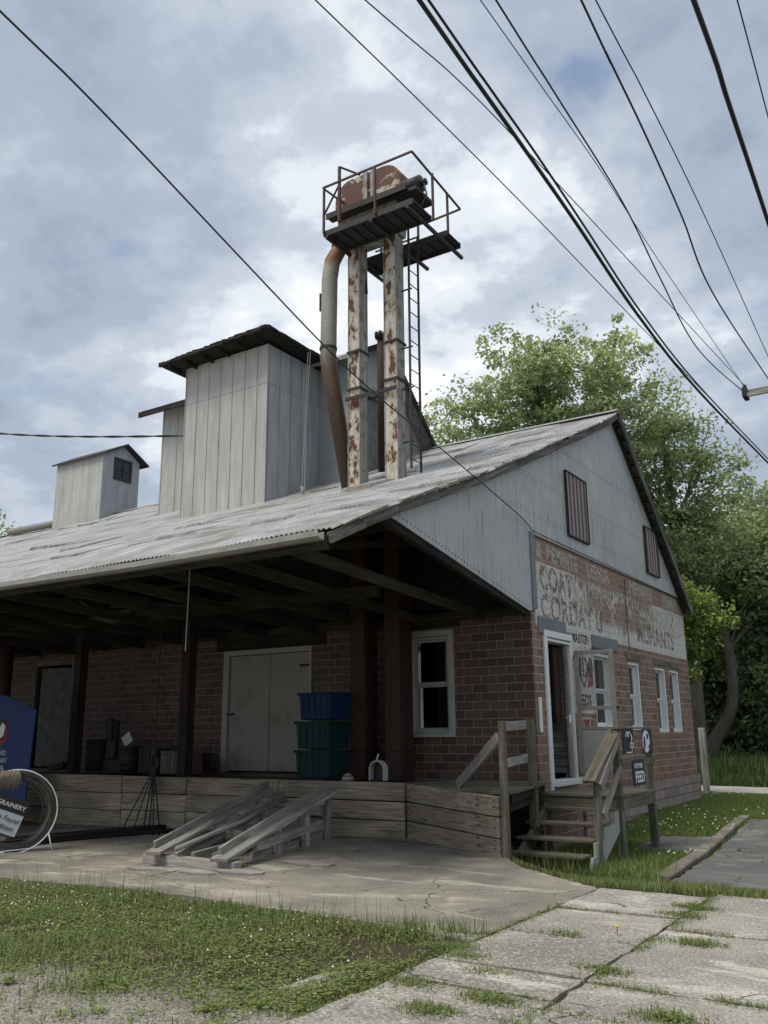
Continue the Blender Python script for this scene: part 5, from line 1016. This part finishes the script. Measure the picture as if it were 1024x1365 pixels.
tree('maple_tree', (-9.3, 37.5, -.1), [[(-9.3, 37.5, -.3), (-9.2, 37.4, 5), (-9.4, 37.4, 10), (-9.6, 37, 15)]], [(.35, .08)],
     [(-9.4, 37.2, 13.2, 2.0, 1.8, 2.0), (-8.5, 38, 11.2, 1.9, 1.8, 2.0), (-10.9, 36.2, 12.2, 2.0, 1.8, 2.2), (-9.2, 37.8, 8.8, 2.3, 1.8, 1.8), (-8.9, 37.6, 15.0, .8, .8, .9), (-7.3, 38.6, 12.6, .7, .7, .8), (-10.8, 36.5, 9.0, 2.2, 1.6, 2.0)], 380, 70, .095, 'leaf_b', 'mid green tree filling the slope right of the gable peak', 'tree', 12, 'trees behind the mill', .4, 40)
tree('young_maple', (-9.2, 33.4, -.1), [[(-9.2, 33.4, -.2), (-9.0, 33.5, 3), (-8.6, 33.8, 6)]], [(.14, .05)],
     [(-9.0, 33.4, 6.3, 1.0, .9, 1.0), (-8.6, 34.0, 5.0, .9, .8, 1.0), (-7.5, 34.6, 5.6, .65, .6, .4), (-8.9, 33.8, 3.7, .8, .7, .7), (-7.9, 34.3, 6.3, .5, .5, .4), (-8.1, 34.2, 4.5, .5, .5, .35)], 150, 55, .09, 'leaf_d', 'bright green young tree beside the far brick corner in front of the woods', 'tree', 13, None, .25, 16)
tree('spreading_tree', (-9.6, 40.5, -.1), [[(-9.55, 40.6, -.3), (-9.5, 40.5, .9), (-8.6, 40.9, 2.6), (-8.5, 41, 5), (-8.9, 41, 8)], [(-9.6, 40.6, .2), (-10.2, 40.3, 2.2), (-10.9, 40, 4.5), (-11.2, 40, 7)], [(-9.7, 40.5, .6), (-10.2, 40.8, 2.5), (-10.3, 41, 5)]], [(.38, .12), (.22, .08), (.16, .06)],
     [(-9.0, 41.5, 9.5, 2.5, 1.6, 2.2), (-6.8, 42.5, 8.5, 2.0, 1.6, 2.4), (-11, 41, 7.5, 1.8, 1.4, 1.6)], 260, 50, .13, 'leaf_b', 'forked tree with thick pale trunk at the edge of the woods', 'tree', 14, 'trees behind the mill', .5, 20)
for i, (x, y, h_, mt, lb) in enumerate(((-7.1, 44, 13.2, 'leaf_b', 'dark broad tree standing at the right edge of the picture'), (-5.0, 45, 12.8, 'leaf_c', 'dark tree at the right edge whose crown tops the woods'), (-9.5, 46, 11.5, 'leaf_c', 'dark tree in the woods just right of the forked trunk'), (-12, 45.5, 11, 'leaf_c', 'dark tree in the woods directly behind the far brick corner'), (-14.5, 45, 10.5, 'leaf_c', 'dark tree in the woods hidden mostly behind the mill'), (-2.5, 44, 12, 'leaf_c', 'dark tree farthest right in the woods'))):
    L_ = [(x+random.uniform(-1, 1), y+random.uniform(-.8, .8), z, 1.9+random.uniform(-.3, .4), 1.6, 1.4) for z in np.linspace(1.8, h_-1.4, 7)]
    tree('woodland_tree', (x, y, -.1), [[(x, y, -.3), (x+.1, y, h_*.5), (x-.1, y, h_*.85)]], [(.26, .06)], L_, 330, 50, .14, mt, lb, 'tree', 20+i, 'trees behind the mill', .5, 14)
tree('distant_tree', (-42, 26, -.1), [[(-42, 26, -.3), (-42, 26, 6), (-42, 26, 11)]], [(.35, .08)], [(-41.8, 26, 11.0, 1.6, 1.6, 1.5), (-42.5, 26, 9, 2.2, 2, 2)], 150, 45, .13, 'leaf_b', 'small tree top showing above the roof at the left edge', 'tree', 40, None, .45, 8)
# undergrowth closing the woods
r = np.random.default_rng(50); n = 34000; P = np.stack([r.uniform(-40, 14, n), r.uniform(46, 52, n), np.abs(r.normal(0, 1, n))*2.6], -1); P[:, 2] = np.minimum(P[:, 2], 9); a = unit(n, r)*.2; b = np.cross(a, unit(n, r)); b = b/np.linalg.norm(b, axis=1, keepdims=True)*.13
o = quads('undergrowth', P, a, b, r.random(n), 'leaf_c'); tag(o, 'dark undergrowth and saplings closing the woods behind the trunks', 'undergrowth', kind='stuff')
mb = MB(); mb.box(-60, 30, 53, 54, -.3, 10); bk = mb.build('woods_backdrop_bank', M['leaf_c']); 
a_ = bk.data.attributes.new('tint', 'FLOAT', 'POINT'); bk.name = 'wooded_hill'; tag(bk, kind='structure')

def blades(name, P, h, wd, mat, r, lean=.35, label='', cat='grass'):
    n = len(P); ang = r.uniform(0, 2*np.pi, n); d = np.stack([np.cos(ang), np.sin(ang), np.zeros(n)], -1); s = np.stack([-np.sin(ang), np.cos(ang), np.zeros(n)], -1)
    hh_ = h*r.uniform(.45, 1.35, n); le = lean*r.uniform(.1, 1.6, n)
    tip = P+d*(hh_*le)[:, None]+np.array([0, 0, 1])*(hh_*np.sqrt(np.maximum(.1, 1-np.minimum(le, .9)**2)))[:, None]; mid = P+(tip-P)*.55+np.array([0, 0, 1])*(hh_*.08)[:, None]; w_ = (wd*r.uniform(.6, 1.4, n))[:, None]
    V = np.stack([P-s*w_, P+s*w_, mid+s*w_*.8, mid-s*w_*.8, tip], 1).reshape(-1, 3); me = bpy.data.meshes.new(name); me.vertices.add(5*n); me.vertices.foreach_set('co', V.astype(np.float32).ravel())
    b5 = np.arange(n)*5; lp = np.concatenate([np.stack([b5, b5+1, b5+2, b5+3], -1), np.stack([b5+3, b5+2, b5+4], -1)], 1).ravel(); me.loops.add(len(lp)); me.loops.foreach_set('vertex_index', lp.astype(np.int32))
    ls = (np.arange(n)[:, None]*7+np.array([0, 4])).ravel(); me.polygons.add(2*n); me.polygons.foreach_set('loop_start', ls.astype(np.int32)); me.update(calc_edges=True)
    tn = np.clip(r.normal(.5, .27, n), 0, 1); a = me.attributes.new('tint', 'FLOAT', 'POINT'); a.data.foreach_set('value', np.repeat(tn, 5).astype(np.float32)); me.materials.append(M[mat]); o = bpy.data.objects.new(name, me); col.objects.link(o); return tag(o, label, cat, kind='stuff')
def fbm(x, y, s, seed):
    r_ = np.random.default_rng(seed); v = 0; amp = 1
    for k in range(4):
        for _ in range(3): a = r_.uniform(0, 6.28); p = r_.uniform(0, 6.28); v = v+amp*np.sin((x*np.cos(a)+y*np.sin(a))*s*(1.9**k)+p)/3
        amp *= .6
    return v
def scatter(n, x0, x1, y0, y1, r, keep): 
    x = r.uniform(x0, x1, n); y = r.uniform(y0, y1, n); k = r.random(n) < keep(x, y); x, y = x[k], y[k]; return np.stack([x, y, G(x, y)], -1)
def keep_front(x, y):
    e = fbm(x, y, 1.7, 5)*.5; inside = sst(4.2, 5.3, y+e)*(y < 7.02)*(x < -3.52+.06*np.sin(y*5)); return np.clip(inside*(.72+.75*fbm(x, y, 2.4, 8)), .03*(x < -3.6), 1)
r = np.random.default_rng(60)
P = scatter(120000, -13, -3.5, 3.4, 7.05, r, keep_front); h_ = .035+.06*np.clip(.3+.9*fbm(P[:, 0], P[:, 1], 1.6, 9), 0, 1)+.035*sst(5.9, 6.9, P[:, 1])
blades('grass', P, h_*1.15, .0036, 'grass', r, .7, 'lush green grass and clover strip in front of the concrete apron')
# broad clover leaves low in the strip
Pc = scatter(70000, -13, -3.55, 3.7, 7.0, r, keep_front); Pc[:, 2] += .02+.04*r.random(len(Pc)); a = unit(len(Pc), r); a[:, 2] *= .3; a *= .012; b = np.cross(a, np.array([0, 0, 1.])); b = b/np.maximum(1e-6, np.linalg.norm(b, axis=1, keepdims=True))*.018
tag(quads('clover_leaves', Pc, a, b, np.clip(r.normal(.55, .25, len(Pc)), 0, 1), 'grass'), 'low clover leaves among the grass', 'clover', kind='stuff')
gw = []
for k in range(150):
    cx_, cy_ = random.uniform(-9, -3.6), random.uniform(3.9, 5.9); n_ = random.randint(8, 60); q_ = r.normal(0, 1, (n_, 2))*random.uniform(.03, .10); gw.append(np.stack([cx_+q_[:, 0], cy_+q_[:, 1], G(cx_+q_[:, 0], cy_+q_[:, 1])+.01+.03*r.random(n_)], -1))
gw = np.concatenate(gw); a = unit(len(gw), r); a[:, 2] *= .35; b = np.cross(a, np.array([0, 0, 1.])); b = b/np.maximum(1e-6, np.linalg.norm(b, axis=1, keepdims=True))*.011; a *= .021
tag(quads('ground_weeds', gw, a, b, np.clip(r.normal(.6, .25, len(gw)), 0, 1), 'grass_far'), 'low leafy weeds scattered through the gravel', 'weeds', kind='stuff')
Pd = scatter(9000, -13, -3.6, 4.2, 7.0, r, lambda x, y: .8*(fbm(x, y, 2.2, 31) > .15)); blades('dry_grass', Pd, np.full(len(Pd), .07), .003, 'straw', r, .8, 'dead straw coloured stems in the front grass')
# tall seeding stalks at the slab edge
Pt = scatter(260, -12, -4, 6.4, 7.05, r, lambda x, y: .9+0*x); blades('weed_stalks', Pt, np.full(len(Pt), .26), .0022, 'weed', r, .15, 'tall thin weed stalks along the front edge of the apron', 'weeds')
# tufts in the joints of the slabs
T_ = []
def line_tufts(a, b, n, sp=.03, f=1.):
    t = r.random(int(n*f)); w_ = fbm(t*9, t*3, 1.0, int(n)) > -.15; t = t[w_]; x = a[0]+(b[0]-a[0])*t+r.normal(0, sp, len(t)); y = a[1]+(b[1]-a[1])*t+r.normal(0, sp, len(t)); T_.append(np.stack([x, y, T(x, y)-.02], -1))
line_tufts((-3.5, 4.2), (-3.5, 9.5), 1600, .035); line_tufts((-2.35, 3.5), (-2.35, 9.6), 2600, .045)
for yj in (8.34, 7.2, 6.05, 5.5, 5.0): line_tufts((-3.45, yj), (-2.4, yj), 300, .025)
for yj in (7.9, 6.05, 5.3): line_tufts((-2.3, yj), (1.5, yj), 1500, .03)
for cx_, cy_, n in ((-2.36, 6.35, 420), (-2.7, 5.35, 600), (-2.9, 4.95, 700), (-3.0, 7.25, 200), (-2.38, 8.9, 700), (-2.4, 8.5, 500), (-3.35, 6.2, 400), (-1.7, 5.55, 450), (-2.0, 7.5, 400), (-3.0, 5.9, 260), (-3.55, 6.4, 500), (-3.3, 5.4, 300)):
    q = r.normal(0, 1, (n, 2))*np.array([.10, .06]); T_.append(np.stack([cx_+q[:, 0], cy_+q[:, 1], T(cx_+q[:, 0], cy_+q[:, 1])-.01], -1))
Pj = np.concatenate(T_); blades('joint_grass', Pj, np.full(len(Pj), .055), .003, 'grass', r, .7, 'green tufts growing in the joints between the concrete slabs')
Pw = Pj[r.random(len(Pj)) < .55].copy(); Pw[:, :2] += r.normal(0, .02, (len(Pw), 2)); Pw[:, 2] += .03*r.random(len(Pw))+.012; a = unit(len(Pw), r); a[:, 2] *= .4; b = np.cross(a, np.array([0, 0, 1.])); b = b/np.maximum(1e-6, np.linalg.norm(b, axis=1, keepdims=True))*.008; a *= .016
tag(quads('joint_weeds', Pw, a, b, np.clip(r.normal(.5, .25, len(Pw)), 0, 1), 'grass_far'), 'small broad leaved weeds in the pavement joints', 'weeds', kind='stuff')
# lawn to the right and behind
def onpad(x, y): return ((x > -3.95) & (y > 12.15) & (y < 19.6)) | ((x > -5.05) & (x < -3.9) & (y > 15.3) & (y < 16.85))
def keep_lawn(x, y):
    dl = (x+5.42)*.67+(y-11.23)*.743; near = (np.minimum(dl, y-9.62) > .06); path = (y > 27.6-.122*(x+9)-.7) & (y < 29.6-.13*(x+9)); bld = (x < XW+.05) & (y > 14); return (near & ~onpad(x, y) & ~path & ~bld)*np.where(y < 20, 1., .9)
P = scatter(120000, -6.2, 2.5, 9.6, 14.5, r, keep_lawn); hb = .09+.04*fbm(P[:, 0], P[:, 1], 1.5, 3); blades('grass', P, hb, .004, 'grass', r, .5, 'grass between the steps, the pavement and the asphalt')
P = scatter(110000, -6.2, -3.4, 14.5, 27, r, keep_lawn); P2_ = scatter(90000, -9, 9, 19.4, 28.5, r, keep_lawn); P = np.concatenate([P, P2_]); blades('lawn', P, np.full(len(P), .075), .007, 'grass_far', r, .5, 'mown lawn with white clover beside the brick wall')
P = scatter(1500, -5.9, -4.75, 12.0, 13.6, r, lambda x, y: .9+0*x); blades('weeds', P, np.full(len(P), .30), .004, 'grass', r, .6, 'long unkempt grass growing up through the steps', 'weeds')
P = scatter(2500, -4.9, -3.7, 12.2, 13.3, r, lambda x, y: .9+0*x); blades('weeds', P, np.full(len(P), .17), .004, 'grass_far', r, .6, 'rough tuft of grass at the foot of the stair posts', 'weeds')
P = scatter(30000, -14, 10, 29.4, 34, r, lambda x, y: .9*(y > 29.9-.13*(x+9))); blades('tall_grass', P, .35+.5*sst(30, 33, P[:, 1]), .012, 'weed', r, .4, 'tall uncut grass between the path and the woods')
P = scatter(14000, -16, 10, 34, 46, r, lambda x, y: .9+0*x); blades('tall_grass', P, np.full(len(P), .8), .02, 'weed', r, .4, 'deep shaded grass under the trees')
# flowers
def flowers(name, P, s, mat, label, r):
    n = len(P); d = np.array([[1, 0, 0], [-1, 0, 0], [0, 1, 0], [0, -1, 0], [0, 0, 1], [0, 0, -1.]]); f = np.array([[0, 2, 4], [2, 1, 4], [1, 3, 4], [3, 0, 4], [2, 0, 5], [1, 2, 5], [3, 1, 5], [0, 3, 5]])
    V = (P[:, None]+d[None]*(s*r.uniform(.7, 1.3, n))[:, None, None]).reshape(-1, 3); F = (f[None]+6*np.arange(n)[:, None, None]).reshape(-1, 3); me = bpy.data.meshes.new(name); me.from_pydata(V.tolist(), [], F.tolist()); me.materials.append(M[mat])
    o = bpy.data.objects.new(name, me); col.objects.link(o); return tag(o, label, 'flowers', kind='stuff')
P = scatter(430, -12, -3.7, 4.9, 7.0, r, lambda x, y: keep_front(x, y)*.8); P[:, 2] += .09; flowers('clover_flowers', P, .009, 'clover', 'small white clover flowers dotted over the front grass', r)
P = scatter(2600, -6, 6, 14.5, 26.5, r, lambda x, y: keep_lawn(x, y)*np.clip(.3+.6*fbm(x, y, .9, 4), 0, 1)); P[:, 2] += .09; flowers('clover_flowers', P, .018, 'clover', 'white clover flowers scattered over the lawn', r)
dn = MB(); dn.tube([(-2.62, 7.45, -.01), (-2.62, 7.45, .07)], .003, 5); tb = dn.build('dandelion', 'grass'); tag(tb, 'single yellow dandelion growing from the pavement', 'flower'); tb.data.attributes.new('tint', 'FLOAT', 'POINT'); dn = MB(); dn.tube([(-2.62, 7.45, .065), (-2.62, 7.45, .08)], [.012, .018], 10); dn.build('flower_head', 'yellow', tb)
# gravel stones at the lower left
P = scatter(5200, -9, -3.5, 3.4, 5.9, r, lambda x, y: 1-sst(4.6, 5.7, y)); P[:, 2] += .003; flowers('gravel', P, .010, 'farpath', 'loose pale gravel at the lower left', r)
